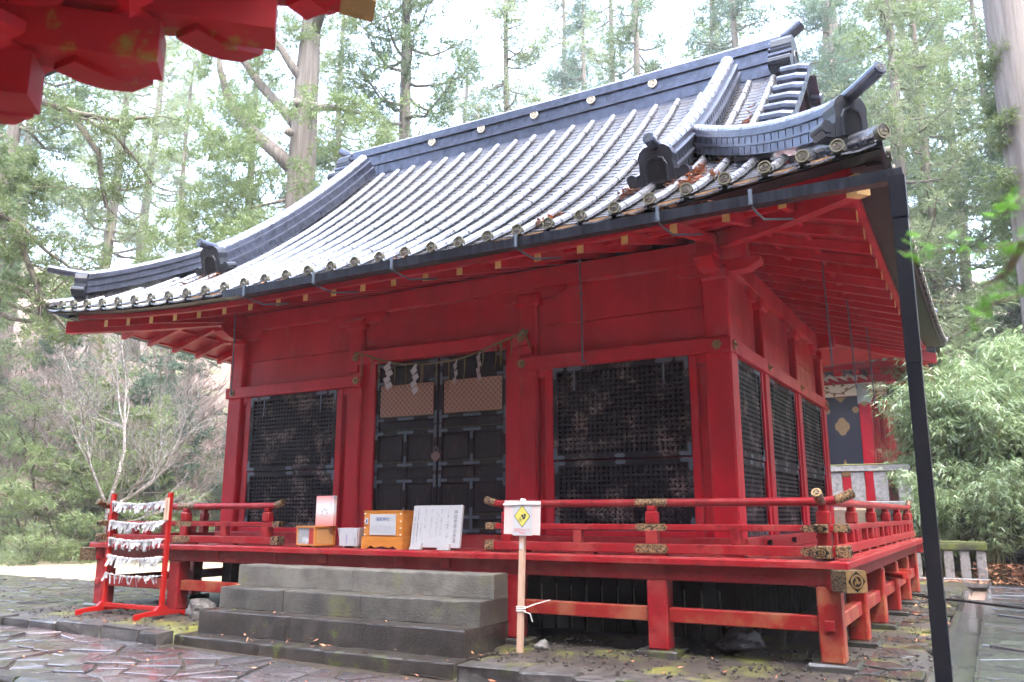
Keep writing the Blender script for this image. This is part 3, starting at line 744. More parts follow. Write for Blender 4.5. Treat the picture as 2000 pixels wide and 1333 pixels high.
# --- roll tile columns
colx=[.213+.4255*k for k in range(14)]+[6.13,6.47]
def arc(dmax,step,d0=0.):
    out=[d0]; 
    while True:
        d=out[-1]; nd=d+step/math.sqrt(1+dprof(d)**2)
        if nd>dmax-.02: 
            if dmax-out[-1]>step*.4: out.append(dmax)
            return out
        out.append(nd)
def roll_mesh(L,r0=.059,r1=.064,n=7):
    # half round tile along +Y (up-slope), lower end wider
    m=MB();V=[]
    for y,r in((0,r1),(.03,r1),(.034,r0),(L,r0)):
        for k in range(n): a=PI*k/(n-1); V.append((r*math.cos(a)*1.02,y,r*math.sin(a)*1.12))
    F=[]
    for i in range(3):
        for k in range(n-1): F.append((i*n+k,i*n+k+1,(i+1)*n+k+1,(i+1)*n+k))
    F.append(tuple(range(n-1,-1,-1)))
    return m.add(V,F)
STEP=.315
rt=roll_mesh(STEP+.01); rtm=rt.mesh('roll_tile'); rtm.materials.append(TILE)
rec=[]
rj=random.Random(4)
for x0 in colx:
    for x in(-x0,x0):
        dmax=5.30 if abs(x)<VX-.1 else XE-abs(x)-.10
        D=arc(dmax,STEP,-.02)
        for a,b in zip(D[:-1],D[1:]):
            p=Vector((x,YE+a,zf(x,a)-.03)); q=Vector((x,YE+b,zf(x,b)-.03)); t=(q-p).normalized()
            s=X_; n=s.cross(t); sc=(q-p).length/STEP
            M=Matrix(((s.x,t.x*sc,n.x,p.x+rj.uniform(-.006,.006)),(s.y,t.y*sc,n.y,p.y),(s.z,t.z*sc,n.z,p.z+rj.uniform(-.004,.004)),(0,0,0,1)))
            rec.append((( p-CAMP).length,M,'f'))
# side slopes
sy_=[YC+s*(.213+.4255*k) for k in range(13) for s in(-1,1)]
side=[]
for sx in(-1,1):
    for y in sy_:
        dmax=min(2.15,(YC-YE)-abs(y-YC)-.10)
        if dmax<.25: continue
        D=arc(dmax,STEP,-.02)
        for a,b in zip(D[:-1],D[1:]):
            p=Vector((sx*(XE-a),y,zs(y,a)-.03)); q=Vector((sx*(XE-b),y,zs(y,b)-.03)); t=(q-p).normalized(); s=Vector((0,-sx*-1 if sx>0 else -1,0)); s=t.cross(Z_).normalized(); n=s.cross(t); sc=(q-p).length/STEP
            side.append(Matrix(((s.x,t.x*sc,n.x,p.x),(s.y,t.y*sc,n.y,p.y),(s.z,t.z*sc,n.z,p.z),(0,0,0,1))))
rec.sort(key=lambda r:r[0])
rest=MB()
for i,(dd,M,k) in enumerate(rec):
    if i<300:
        o=bpy.data.objects.new('roll_tile',rtm); COL.objects.link(o); o.parent=roof; o.matrix_basis=M
    else: rest.add([M@Vector(v) for v in rt.v],rt.f)
for M in side: rest.add([M@Vector(v) for v in rt.v],rt.f)
rest.obj('roll_tiles',TILE,roof,kind='stuff')
# --- stepped pan tiles between the rolls
pan=MB(); edges=sorted([-x for x in colx]+colx)
for x0,x1 in list(zip(edges[:-1],edges[1:]))+[(6.47,6.86),(-6.86,-6.47)]:
    xm=(x0+x1)/2; dmax=5.35 if max(abs(x0),abs(x1))<VX else XE-abs(xm)-.05
    D=arc(dmax,.165,-.03)
    for a,b in zip(D[:-1],D[1:]):
        za,zb=zf(xm,a),zf(xm,b); s=(zb-za)/(b-a); V=[]
        for d,zz,o in((a,za,-.088),(a,za,-.066),(b+.01,zb+s*.01,-.084)):
            for x,dip in((x0+.03,.008),(xm,-.012),(x1-.03,.008)): V.append((x,YE+d,zz+o+dip+ (zf(x,max(0,d))-zf(xm,max(0,d)))))
        pan.add(V,[(0,1,4,3),(1,2,5,4),(3,4,7,6),(4,5,8,7)])
pan.obj('pan_tiles',PAN,roof,kind='stuff')
span=MB()
for sx in(-1,1):
    for y in sy_:
        dmax=min(2.2,(YC-YE)-abs(y+.21-YC)-.05)
        D=arc(max(.2,dmax),.33,-.03)
        for a,b in zip(D[:-1],D[1:]):
            za,zb=zs(y,a),zs(y,b)
            V=[(sx*(XE-a),y+.03,za-.06),(sx*(XE-a),y+.39,za-.06),(sx*(XE-a),y+.03,za-.03),(sx*(XE-a),y+.39,za-.03),(sx*(XE-b),y+.03,zb-.05),(sx*(XE-b),y+.39,zb-.05)]
            span.add(V,[(0,1,3,2),(2,3,5,4)])
span.obj('side_pan_tiles',PAN,roof,kind='stuff')
# --- eave discs, gilt plates, eave boards
def disc(O,N,r=.070):
    N=Vector(N).normalized(); u=Z_.cross(N).normalized(); v=N.cross(u); O=Vector(O)
    m=MB(); m.prism(circ(r,18),O-N*.05,u,v,N,.05); k=MB()
    o=m.obj('eave_disc',BRONZE,roof)
    rim=MB(); n=18; V=[]
    for rr_,h in((r*1.02,0),(r*1.02,.014),(r*.82,.014),(r*.78,.002)):
        for p in circ(rr_,n): V.append(O+u*p[0]+v*p[1]+N*h)
    rim.add(V,[(i*n+k2,i*n+(k2+1)%n,(i+1)*n+(k2+1)%n,(i+1)*n+k2) for i in range(3) for k2 in range(n)])
    for p in comma_polys(r*.72): rim.prism(p,O,u,v,N,.008)
    rm=rim.mesh('x'); 
    # join rim into the disc mesh with its own material
    base_n=len(o.data.polygons)
    mb=MB(); mb.add(m.v,m.f); mb.add(rim.v,rim.f); me=mb.mesh('eave_disc'); me.materials.append(BRONZE); me.materials.append(DISCG)
    for i in range(base_n,len(me.polygons)): me.polygons[i].material_index=1
    o.data=me; bpy.data.meshes.remove(rm)
    return o
for x in edges: disc((x,YE-.03,zf(x,0)+.02),(0,-1,.05))
for sx in(-1,1): disc((sx*(XE+.02),YE-.02,zf(XE,0)+.03),(sx,-1,.05),.08)
for y in sy_: disc((XE+.03,y,zs(y,0)+.02),(1,0,.05),.08)
for x0,x1 in zip(edges[:-1],edges[1:]):
    xm=(x0+x1)/2; m=MB(); z=zf(xm,0)-.075; sl_=(zf(x1,0)-zf(x0,0))/(x1-x0); hwid=(x1-x0)/2*.62
    m.prism([(-hwid,-.028-hwid*sl_),(hwid,-.028+hwid*sl_),(hwid,.028+hwid*sl_),(-hwid,.028-hwid*sl_)],(xm,YE+.022,z),X_,Z_,-Y_,.012); m.obj('gilt_eave_plate',EAVEG if xm>-3 else WHITEP,roof)
xs=np.linspace(-XE,XE,45)
def strip(name,mt,y0,y1,o0,o1,parent=None,xl=XE):
    xs_=np.linspace(-xl,xl,45); P=[(x,0,zf(x,0)) for x in xs_]
    m=MB(); m.sweep([(y0,o0),(y1,o0),(y1,o1),(y0,o1)],P,[Y_]*45,[Z_]*45); return m.obj(name,mt,parent or hall)
def strip_side(name,mt,sx,x0,x1,o0,o1,parent=None,yl=None):
    yl=yl or (YC-YE); ys_=np.linspace(YC-yl,YC+yl,45); P=[(0,y,zs(y,0)) for y in ys_]
    m=MB(); m.sweep([(sx*x0,o0),(sx*x1,o0),(sx*x1,o1),(sx*x0,o1)],P,[X_]*45,[Z_]*45); return m.obj(name,mt,parent or hall)
strip('eave_board',BLACK,YE+.02,YE+.345,-.095,-.035); strip('eave_edge',BLACK,YE+.05,YE+.20,-.115,-.098)
strip('fascia',RED,YE+.348,YE+.42,-.170,-.04,xl=XE-.35)
for sx in(-1,1):
    strip_side('eave_board',BLACK,sx,XE-.345,XE-.02,-.095,-.035,yl=YC-YE-.35); strip_side('eave_edge',BLACK,sx,XE-.20,XE-.05,-.115,-.098,yl=YC-YE-.347)
    strip_side('fascia',RED,sx,XE-.42,XE-.348,-.170,-.05,yl=YC-YE-.425)
# soffit boarding above the rafters
def rz(d,lift): return 4.735+lift*.8+ (d)*.30      # rafter top at distance d behind the rafter tip (tips 0.42 in from the eave)
sof=MB()
def sofp(x,y):
    dx=XE-abs(x); dy=min(y-YE,YEB-y); d=min(dx,dy)-.36
    lf=(liftx(x) if dy<dx else lifty(y))*fade(max(0,d)*.9)
    return (x,y,rz(d,lf)+.012)
N1,N2=56,48
X1=np.linspace(-XE+.36,XE-.36,N1); Y1=np.linspace(YE+.36,YEB-.36,N2)
V=[sofp(x,y) for y in Y1 for x in X1]
F=[(j*N1+i,j*N1+i+1,(j+1)*N1+i+1,(j+1)*N1+i) for j in range(N2-1) for i in range(N1-1) if not(abs(X1[i])<4.2 and abs(X1[i+1])<4.2 and .5<Y1[j] and Y1[j+1]<6.6)]
sof.add(V,F); sofo=sof.obj('soffit',RED,hall)
# battens across the soffit
bt=MB()
for sx in(-1,1):
    for d in(.75,1.25,1.75):
        y0=YE+.36+d; pts=[sofp(sx*(XE-.36-d),y) for y in np.linspace(y0,YEB-.36-d,30)]
        bt=MB(); bt.sweep([(-.03,-.06),(.03,-.06),(.03,-.008),(-.03,-.008)],pts,[X_]*30,[Z_]*30); bt.obj('batten',RED,sofo)
for d in(.75,1.25,1.75):
    xs_=np.linspace(-XE+.36+d,XE-.36-d,30); pts=[sofp(x,YE+.36+d) for x in xs_]
    bt=MB(); bt.sweep([(-.03,-.06),(.03,-.06),(.03,-.008),(-.03,-.008)],pts,[Y_]*30,[Z_]*30); bt.obj('batten',RED,sofo)
# rafters with yellow ends
RXS=(0,.545,1.09,1.64,2.235,2.81,3.40,3.98,4.585,5.195,5.81)
def rafter(p0,p1,sv):
    p0,p1,sv=Vector(p0),Vector(p1),Vector(sv); t=(p1-p0).normalized()
    m=MB(); m.sweep([(-.043,-.125),(.043,-.125),(.043,0),(-.043,0)],[p0,p1],[sv]*2,[Z_]*2); o=m.obj('rafter',RED,hall)
    e=MB(); e.sweep([(-.0435,-.1255),(.0435,-.1255),(.0435,.0005),(-.0435,.0005)],[p0-t*.004,p0+t*.004],[sv]*2,[Z_]*2); e.obj('yellow_end',GILTP,o)
for k,x0 in enumerate(RXS):
    for x in {x0,-x0}:
        dend=2.45 if abs(x)<4.6 else max(.3,XE-abs(x)-.42)
        a=sofp(x,YE+.42); b=sofp(x,YE+.42+dend)
        rafter((x,YE+.42,a[2]-.014),(x,YE+.42+dend,b[2]-.014),X_)
for sx in(-1,1):
    for k in range(-10,11):
        y=YC+k*.565; dend=2.3
        dd=(YC-YE)-abs(y-YC)-.42
        if dd<.25: continue
        dend=min(dend,dd)
        a=sofp(sx*(XE-.42),y); b=sofp(sx*(XE-.42-dend),y)
        rafter((sx*(XE-.42),y,a[2]-.014),(sx*(XE-.42-dend),y,b[2]-.014),Y_)
for k in range(-6,7):
    x=k*.57; rafter((x,YEB-.42,sofp(x,YEB-.42)[2]-.014),(x,YEB-2.6,sofp(x,YEB-2.6)[2]-.014),X_)
# hip rafters
for sx in(-1,1):
    for sy2,yy in((1,YE),(-1,YEB)):
        p0=Vector((sx*(XE-.235),yy+sy2*.235,4.905)); p1=Vector((sx*4.3,yy+sy2*2.58,5.30)); t=(p1-p0).normalized(); s=t.cross(Z_).normalized()
        m=MB(); m.sweep([(-.075,-.21),(.075,-.21),(.075,0),(-.075,0)],[p0,p0.lerp(p1,.4)-Z_*.03,p1],[s]*3,[Z_]*3); o=m.obj('hip_rafter',RED,hall)
        if sx>0 and sy2>0: e=MB(); e.sweep([(-.079,-.214),(.079,-.214),(.079,.004),(-.079,.004)],[p0-t*.006,p0+t*.16],[s]*2,[Z_]*2); e.obj('gilt_end',GILTP,o)
# --- ridges
NOSHI=[(-.18,0),(.18,0),(.18,.10),(.205,.10),(.205,.125),(.16,.13),(.16,.22),(.19,.22),(.19,.245),(.13,.25),(.13,.31),(-.13,.31),(-.13,.25),(-.19,.245),(-.19,.22),(-.16,.22),(-.16,.13),(-.205,.125),(-.205,.10),(-.18,.10)]
def scalep(pr,a,b): return [(u*a,v*b) for u,v in pr]
def ridge(name,path,side,ups,a,b,capr,seg=.30):
    m=MB(); m.sweep(scalep(NOSHI,a,b),path,side,ups); o=m.obj(name,TILED,roof)
    # cap tiles along the top and upright joints on the flanks
    P=[Vector(p)+Vector(u)*(.31*b) for p,u in zip(path,ups)]
    L=[0]
    for i in range(1,len(P)): L.append(L[-1]+(P[i]-P[i-1]).length)
    n=max(2,int(L[-1]/seg))
    def at(l):
        l=min(max(l,0),L[-1])
        for i in range(1,len(L)):
            if l<=L[i]+1e-9: t=(l-L[i-1])/max(1e-9,L[i]-L[i-1]); return P[i-1].lerp(P[i],t),Vector(side[i-1]).lerp(Vector(side[i]),t).normalized(),Vector(ups[i-1]).lerp(Vector(ups[i]),t).normalized()
        return P[-1],Vector(side[-1]),Vector(ups[-1])
    c=MB(); j=MB()
    for i in range(n):
        l0,l1=L[-1]*i/n,L[-1]*(i+1)/n; V=[];K=9
        for l,r in((l0,capr*1.06),(l0+.04,capr*1.06),(l0+.045,capr),(l1,capr)):
            p,s,u=at(l)
            for k in range(K): an=PI*k/(K-1); V.append(p+s*(r*math.cos(an))+u*(r*math.sin(an)*.95-.01))
        c.add(V,[(a_*K+k,a_*K+k+1,(a_+1)*K+k+1,(a_+1)*K+k) for a_ in range(3) for k in range(K-1)]+[tuple(range(K))])
        for q in(0,.5):
            l=l0+(l1-l0)*q; p,s,u=at(l); t=s.cross(u)
            for sg in(-1,1):
                for v0,v1,uu in((.012,.09,.18),(.135,.215,.16)):
                    o_=p-u*(.31*b)+s*(sg*uu*a)
                    V=[o_+u*(v0*b)-t*.006,o_+u*(v0*b)+t*.006,o_+u*(v1*b)+t*.006,o_+u*(v1*b)-t*.006]; V+=[w+s*(sg*.007) for w in V]
                    j.add(V,[(4,5,6,7),(0,1,5,4),(1,2,6,5),(2,3,7,6),(3,0,4,7)])
    c.obj('cap_tiles',TILE,o,kind='stuff'); j.obj('joint_lips',TILED,o,kind='stuff'); return o
# main ridge
NP=25; xr=np.linspace(-4.98,4.98,NP)
ridge('main_ridge',[(x,YC,9.10+.0016*x*x) for x in xr],[Y_*-1]*NP,[Z_]*NP,1.45,2.35,.13,.33)
for x in(-2.50,-1.22,.06,1.34,2.62):
    for sg in(-1,):
        m=MB(); m.prism(circ(.088,18),(x,YC+sg*.235,9.575),X_,Z_,Y_*sg,.04); o=m.obj('ridge_crest',WHITEP,roof)
        tomoe_plate((x,YC+sg*.275,9.575),X_,Z_,Y_*sg,.075,o,GOLD)
# ridge-end ornaments: stepped plate with scroll feet and a round spar tile
def oni(P,fwd,up,h,w,dep,spar=.6,rise=.3,name='ridge_end_tile'):
    f=Vector(fwd).normalized(); u=Vector(up); u=(u-f*u.dot(f)).normalized(); s=f.cross(u); P=Vector(P); m=MB()
    body=[]
    R_=[(.30*w,0),(.30*w,.10*h),(.285*w,.30*h),(.27*w,.52*h),(.285*w,.70*h),(.25*w,.84*h),(.17*w,.95*h),(.0,1.0*h)]
    body=R_+[(-a,b) for a,b in R_[::-1][1:]]
    m.prism(body,P-f*dep*.5,s,u,f,dep)
    for sg in(-1,1):
        m.prism([(sg*a,b) for a,b in((.22*w,-.02*h),(.46*w,-.02*h),(.50*w,.10*h),(.44*w,.22*h),(.30*w,.30*h),(.22*w,.34*h))],P-f*dep*.46,s,u,f,dep*.92)
        m.prism(circ(.135*h,12,sg*.43*w,.20*h),P-f*dep*.52,s,u,f,dep*1.04)
    o=m.obj(name,ONI,roof)
    k=MB(); k.prism([(-.14*w,.06*h),(.14*w,.06*h),(.14*w,.42*h),(.10*w,.56*h),(0,.62*h),(-.10*w,.56*h),(-.14*w,.42*h)],P+f*dep*.5,s,u,f,.012); k.obj('arched_panel',BLACK,o)
    rim=MB(); A=[(-.17*w,.02*h),(-.17*w,.44*h),(-.12*w,.60*h),(0,.68*h),(.12*w,.60*h),(.17*w,.44*h),(.17*w,.02*h)]
    rim.tube([P+f*(dep*.5+.005)+s*a+u*b for a,b in A],.022,6); rim.obj('panel_rim',ONI,o)
    if spar:
        a=P+u*(h*.93)-f*dep*.8; pts=[a+f*(spar*t)+Z_*(spar*rise*t**1.6) for t in(0,.3,.6,.85,1)]
        q=MB(); q.tube(pts,[.075+.03*(h>.7)]*5,14); q.obj('round_spar',TILED,o)
        tdir=(pts[-1]-pts[-2]).normalized(); ss=tdir.cross(Z_).normalized(); uu=ss.cross(tdir); r_=.075+.03*(h>.7)
        e=MB(); e.prism(circ(r_*.82,14),pts[-1],ss,uu,tdir,.012); e.obj('spar_face',TILED,o); tomoe_plate(pts[-1]+tdir*.012,ss,uu,tdir,r_*.66,o,BRONZE)
    return o
for sx in(-1,1):
    o=oni((sx*5.02,YC,9.02),(sx,0,0),(0,0,1),.86,1.15,.36,.60,rise=.45)
    for q,(yy,zz,rr_) in enumerate(((.36,9.30,.075),(.31,9.45,.06),(.27,9.58,.055),(.23,9.70,.05))):
        for sg in(-1,1): MB().cyl((sx*4.80,YC+sg*yy,zz),(sx*5.20,YC+sg*yy,zz),rr_,rr_,10).obj('side_rib',TILED,o)
    # descending ridges on the front and back slopes
    for sg,y0 in((1,YE),(-1,YEB)):
        dd=np.linspace(1.42,5.42,16); path=[];ups=[]
        for d in dd:
            path.append((sx*4.14,y0+sg*d,zf(4.14,d)-.02)); sl3=dprof(d); ups.append(Vector((0,-sg*sl3,1)).normalized())
        ridge('descending_ridge',path,[X_]*16,ups,.95,1.25,.115)
        if sg>0: oni((sx*4.14,y0+1.33,zf(4.14,1.33)-.01),(0,-1,-.30),(0,-.4,1),.50,.82,.20,.46,rise=.22)
        # hip ridges
        dd=np.linspace(.44,2.62,13); path=[];ups=[];sd_=[]
        for i,d in enumerate(dd):
            e=(1-i/12)**2.2; path.append((sx*(XE-d),y0+sg*d,zf(XE-d,d)-.01+.10*e)); ups.append(Vector((-sx*.0,0,1))); sd_.append(Vector((sg*1,sx*1,0)).normalized())
        ridge('hip_ridge',path,sd_,ups,.92,1.15,.11)
        if True: oni((sx*(XE-.36),y0+sg*.36,zf(XE-.36,.36)+.03),(sx,-sg,0),(0,0,1),.50,.70,.20,.74 if sg>0 else .5,rise=.10)
        q=MB(); q.tube([(sx*(XE-.9),y0+sg*.9,zf(XE-.9,.9)+.02),(sx*(XE-.3),y0+sg*.3,zf(XE-.3,.3)+.02),(sx*(XE+.02),y0-sg*.02,zf(XE,0)+.035)],.075,12); q.obj('corner_roll_tile',TILE,roof)
    # verge tiles: short rolls laid across the gable edge
    for sg,y0 in((1,YE),(-1,YEB)):
        D=arc(5.35,.50,1.70)
        for d in D:
            z=ZE+prof(d)
            m=MB(); m.tube([(sx*(VX-.30),y0+sg*d,z+.05),(sx*(VX+.0),y0+sg*d,z+.03),(sx*(VX+.16),y0+sg*d,z-.02)],[.10,.108,.112],12); m.obj('verge_tile',TILED,roof)
        V=[];
        for d in np.linspace(1.5,5.5,14):
            z=ZE+prof(d); V+=[(sx*(VX-.30),y0+sg*d,z+.01),(sx*(VX+.15),y0+sg*d,z-.05),(sx*(VX+.15),y0+sg*d,z-.16)]
        g=MB(); g.add(V,[(i*3+k,i*3+k+1,(i+1)*3+k+1,(i+1)*3+k) for i in range(13) for k in(0,1)]); g.obj('verge_board',TILED,roof)
# gutter, hangers and downpipe
g=MB()
gp_=[(x,-2.34,4.715-.004*(x+2)) for x in np.linspace(-2.15,7.04,24)]
g.sweep([(-.065,-.055),(.065,-.055),(.065,.06),(.05,.06),(.05,-.043),(-.05,-.043),(-.05,.06),(-.065,.06)],gp_,[Y_]*24,[Z_]*24); gut=g.obj('gutter',GUT,hall)
for x in(-1.7,-.35,1.0,2.85,4.62,5.62):
    m=MB(); m.tube([(x,-2.41,4.79),(x,-2.415,4.66),(x,-2.34,4.62),(x+.02,-2.2,4.60),(x+.05,-2.05,4.58),(x+.30,-1.80,4.62)],.013,6); m.box(x-.02,x+.02,-2.42,-2.405,4.63,4.80); m.obj('gutter_bracket',IRON,gut)
pm=MB(); pb=Vector((6.955,-2.26,-.16)); pt=Vector((6.985,-2.34,4.665))
for t0,t1,w in((0,.20,.066),(.20,.63,.062),(.63,.915,.066),(.915,1.0,.072)):
    a,b=pb.lerp(pt,t0),pb.lerp(pt,t1); pm.sweep([(-w,-w),(w,-w),(w,w),(-w,w)],[a,b],[X_]*2,[Y_]*2)
pm.obj('downpipe',PIPE,hall)
# shutter hook rods hanging under the eaves
for x,y,z0,z1 in((3.0,-.95,4.86,3.47),(-3.50,-.95,4.86,3.50)):
    m=MB(); m.tube([(x,y,z0),(x+.02,y,(z0+z1)/2),(x+.02,y,z1),(x+.045,y,z1-.015),(x+.06,y,z1+.02)],.011,6); m.cyl((x+.02,y,(z0+z1)/2+.2),(x+.02,y,(z0+z1)/2+.23),.02,.02,6); m.obj('hook_rod',IRON,hall)
for y in(1.0,3.2,5.5):
    m=MB(); m.tube([(5.75,y,4.93),(5.77,y,4.2),(5.78,y,3.45)],.011,6); m.obj('hook_rod',IRON,hall)

# ================================================================== STONE STEPS
def rough_beam(x0,x1,y0,y1,z0,z1,c,j,rg,seg=.11):
    n=max(3,int((x1-x0)/seg)); m=MB(); P=[];V=[]
    pr=[(y0,z0),(y0,z1-c*1.2),(y0+c*.35,z1-c*.35),(y0+c*1.2,z1),(y1,z1),(y1,z0)]
    for i in range(n+1):
        x=x0+(x1-x0)*i/n; chip=rg.uniform(0,j*2.2) if rg.random()<.16 else 0
        for k,(y,z) in enumerate(pr): V.append((x+(rg.uniform(-j,j)*.5),y+rg.uniform(-j,j)*.6+(chip if k in(1,2,3) else 0),z+rg.uniform(-j,j)*.6-(chip*.8 if k in(1,2,3) else 0)))
    q=len(pr); m.add(V,[(i*q+k,(i+1)*q+k,(i+1)*q+(k+1)%q,i*q+(k+1)%q) for i in range(n) for k in range(q)]+[tuple(range(q)),tuple(n*q+k for k in range(q-1,-1,-1))]); return m
steps=thing('stone_steps','four weathered grey stone steps leading up to the veranda','steps',(0,-2,-.2))
rs=random.Random(21)
def course(y0,z0,z1,hw_,cuts,mt):
    xs_=[-hw_]+cuts+[hw_]
    for a,b in zip(xs_[:-1],xs_[1:]):
        rough_beam(a+.004,b-.004,y0,-1.40,z0+.003,z1,.016,.006,random.Random(int(a*100)+int(z0*100)+900)).obj('step_block',mt,steps)
course(-1.73,.53,.815,2.165,[-.02],STONE); course(-2.05,.25,.53,2.17,[-.95,.38],mat('step_stone_mid',(.085,.08,.07),.4,(.036,.032,.03),2.0,.9,.42,.6,col3=(.11,.11,.04),scale3=1.6,lo3=.58,hi3=.74,bump=.6,bscale=38))
course(-2.38,-.05,.25,2.175,[.9],STONED); course(-2.70,-.26,-.05,2.25,[-1.1,.4],STONED)
# ================================================================== THINGS ON THE VERANDA
_txt={}
def text(s,size,O,U,V,N,mt,parent,align='CENTER',name='lettering',bold=.0):
    c=bpy.data.curves.new('lettering','FONT'); c.body=s; c.align_x=align; c.align_y='CENTER'; c.size=size; c.offset=bold; c.resolution_u=2
    o=bpy.data.objects.new('tmp',c); COL.objects.link(o); bpy.context.view_layer.update()
    me=bpy.data.meshes.new_from_object(o.evaluated_get(bpy.context.evaluated_depsgraph_get())); bpy.data.objects.remove(o); bpy.data.curves.remove(c)
    O,U,V,N=Vector(O),Vector(U).normalized(),Vector(V).normalized(),Vector(N).normalized()
    me.transform(Matrix(((U.x,V.x,N.x,O.x+N.x*.0025),(U.y,V.y,N.y,O.y+N.y*.0025),(U.z,V.z,N.z,O.z+N.z*.0025),(0,0,0,1))))
    me.materials.clear(); me.name=name
    return link(name,me,mt,parent)
def vtext(s,size,O,U,V,N,mt,parent,pitch=1.06): return text('\n'.join(s),size,O,U,V,N,mt,parent)
def scribble(O,U,V,N,w,h,rows,mt,parent,seed=0,t=.003,vertical=False):
    """rows of tiny strokes for writing too small to read"""
    r_=random.Random(seed); m=MB(); O,U,V,N=map(Vector,(O,U,V,N))
    for i in range(rows):
        p=-w/2 if not vertical else -h/2; lim=w/2 if not vertical else h/2
        while p<lim-.012:
            l=r_.uniform(.004,.012)
            if r_.random()<.85:
                for q in range(2):
                    a,b=p+r_.uniform(-.002,.002),(h/2-h*(i+.5)/rows if not vertical else w/2-w*(i+.5)/rows)+r_.uniform(-.004,.004)
                    if vertical: a,b=b,-a
                    m.prism([(a,b),(a+l,b+r_.uniform(-.002,.002)),(a+l,b+t),(a,b+t)],O+N*.002,U,V,N,.0008)
            p+=l+r_.uniform(.002,.006)
    return m.obj('small_print',mt,parent)
# offertory box
ob=thing('offertory_box','varnished orange wooden offertory box with a white notice on its front','box',(.12,-1.15,ZD))
x0,x1,y0,y1=-.235,.475,-1.33,-1.02
bx('box_body',ORANGEW,ob,x0+.02,x1-.02,y0+.015,y1,ZD+.165,ZD+.50,.006); bx('lid',ORANGEW,ob,x0+.012,x1-.012,y0+.008,y1+.01,ZD+.50,ZD+.515,.004)
fr=MB(); sc=[(x0,.0),(x0+.08,.0),(x0+.12,.02),(x0+.17,.045),(x0+.23,.015),(x0+.30,.03),(x0+.355,.045),(x0+.41,.03),(x0+.48,.015),(x0+.54,.045),(x0+.59,.02),(x0+.63,.0),(x1,.0),(x1,.165),(x0,.165)]
fr.prism(sc,(0,y0,ZD),X_,Z_,Y_,.03); fr.obj('scalloped_base',ORANGEW,ob); bx('base_side',ORANGEW,ob,x1-.03,x1,y0+.031,y1,ZD,ZD+.165,.004); bx('base_side',ORANGEW,ob,x0,x0+.03,y0+.031,y1,ZD,ZD+.165,.004)
for z in(.19,.28,.37,.47):
    for x in(x0+.045,x1-.045): MB().cyl((x,y0+.02,ZD+z),(x,y0+.002,ZD+z),.012,.007,8).obj('rivet',STRING,ob)
nb=bx('notice',PAPER,ob,x0+.135,x1-.125,y0+.004,y0+.013,ZD+.185,ZD+.465,.002)
text('滝尾神社',.062,((x0+x1)/2+.005,y0+.004,ZD+.395),X_,Z_,-Y_,INKB,ob)
scribble(((x0+x1)/2+.005,y0+.004,ZD+.265),X_,Z_,-Y_,.40,.13,5,INKG,ob,3)
bx('tag',PAPER,ob,x0+.055,x0+.105,y0+.002,y0+.012,ZD+.33,ZD+.415,.002); bx('tag_mark',INKB,ob,x0+.07,x0+.09,y0-.001,y0+.001,ZD+.35,ZD+.395,0)
# white etiquette board
wb=thing('notice_board','square white board with handwritten black shrine etiquette leaning on two feet','notice board',(.98,-1.2,ZD))
lean=R(8); Uu=X_; Vv=Vector((0,math.sin(lean),math.cos(lean))); Nn=Vector((0,-math.cos(lean),math.sin(lean))); O=Vector((.98,-1.30,ZD+.035))
m=MB(); m.prism([(-.395,0),(.385,0),(.395,.01),(.395,.545),(.385,.555),(-.385,.55),(-.395,.54)],O-Nn*.035,Uu,Vv,Nn,.035); m.obj('board',BOARDW,wb)
for u in(-.29,.16):
    m=MB(); m.prism([(-.09,-.035),(.10,-.035),(.10,.05),(.0,.06),(-.06,.02)],O+Nn*.001+Uu*u,Uu,Vv,Nn,.05); m.obj('foot',BOARDW,wb)
cols=[('神社参拝の作法',.30,.062,.49),('二拝 二拍手 一拝',.18,.038,.46),('先ず 二度ていねいに',.075,.036,.51),('おじぎをする',.005,.033,.33),('次に 二度手をうちならす',-.085,.033,.51),('最後に もう一度',-.185,.033,.51),('おじぎをする',-.245,.032,.32)]
for s_,u,sz,top in cols:
    n=len(s_); text('\n'.join(s_),sz,O+Uu*u+Vv*(top-n*sz*.5)+Nn*.0,Uu,Vv,Nn,INK,wb,bold=-.0006)
for u,hh in((-.31,.46),(-.36,.34)): scribble(O+Uu*u+Vv*(.045+hh/2),Uu,Vv,Nn,.03,hh,1,INK,wb,int(hh*100),.005,True)
# fortune box with clear front
fb=thing('fortune_box','small varnished box with clear window and folded paper fortunes inside','box',(-1.22,-1.18,ZD),R(-13),local=True)
w,d,h=.47,.36,.30
def lb(name,mt,x0,x1,y0,y1,z0,z1,c=.004,p=fb): return MB().box(x0,x1,y0,y1,z0,z1,c).obj(name,mt,p)
lb('base_board',ORANGEW,-w/2,w/2,-d/2,d/2,.02,.045); lb('top_frame',ORANGEW,-w/2-.008,w/2+.008,-d/2-.008,d/2+.008,h-.025,h)
for x in(-w/2,w/2-.035):
    for y in(-d/2,d/2-.035): lb('corner_post',ORANGEW,x,x+.035,y,y+.035,.045,h-.025)
lb('back_panel',OCHREW,-w/2+.035,w/2-.035,d/2-.02,d/2-.012,.045,h-.025); lb('side_panel',OCHREW,w/2-.02,w/2-.012,-d/2+.035,d/2-.035,.045,h-.025); lb('side_panel',OCHREW,-w/2+.012,-w/2+.02,-d/2+.035,d/2-.035,.045,h-.025)
lb('front_panel',REDR,w/2-.155,w/2-.035,-d/2+.006,-d/2+.016,.045,h-.025); lb('window',CLEAR,-w/2+.035,w/2-.155,-d/2+.008,-d/2+.012,.045,h-.025,0)
for x in(-w/2+.05,w/2-.09): lb('foot',RAWWOOD,x,x+.04,-d/2+.01,d/2-.01,0,.02)
r_=random.Random(9)
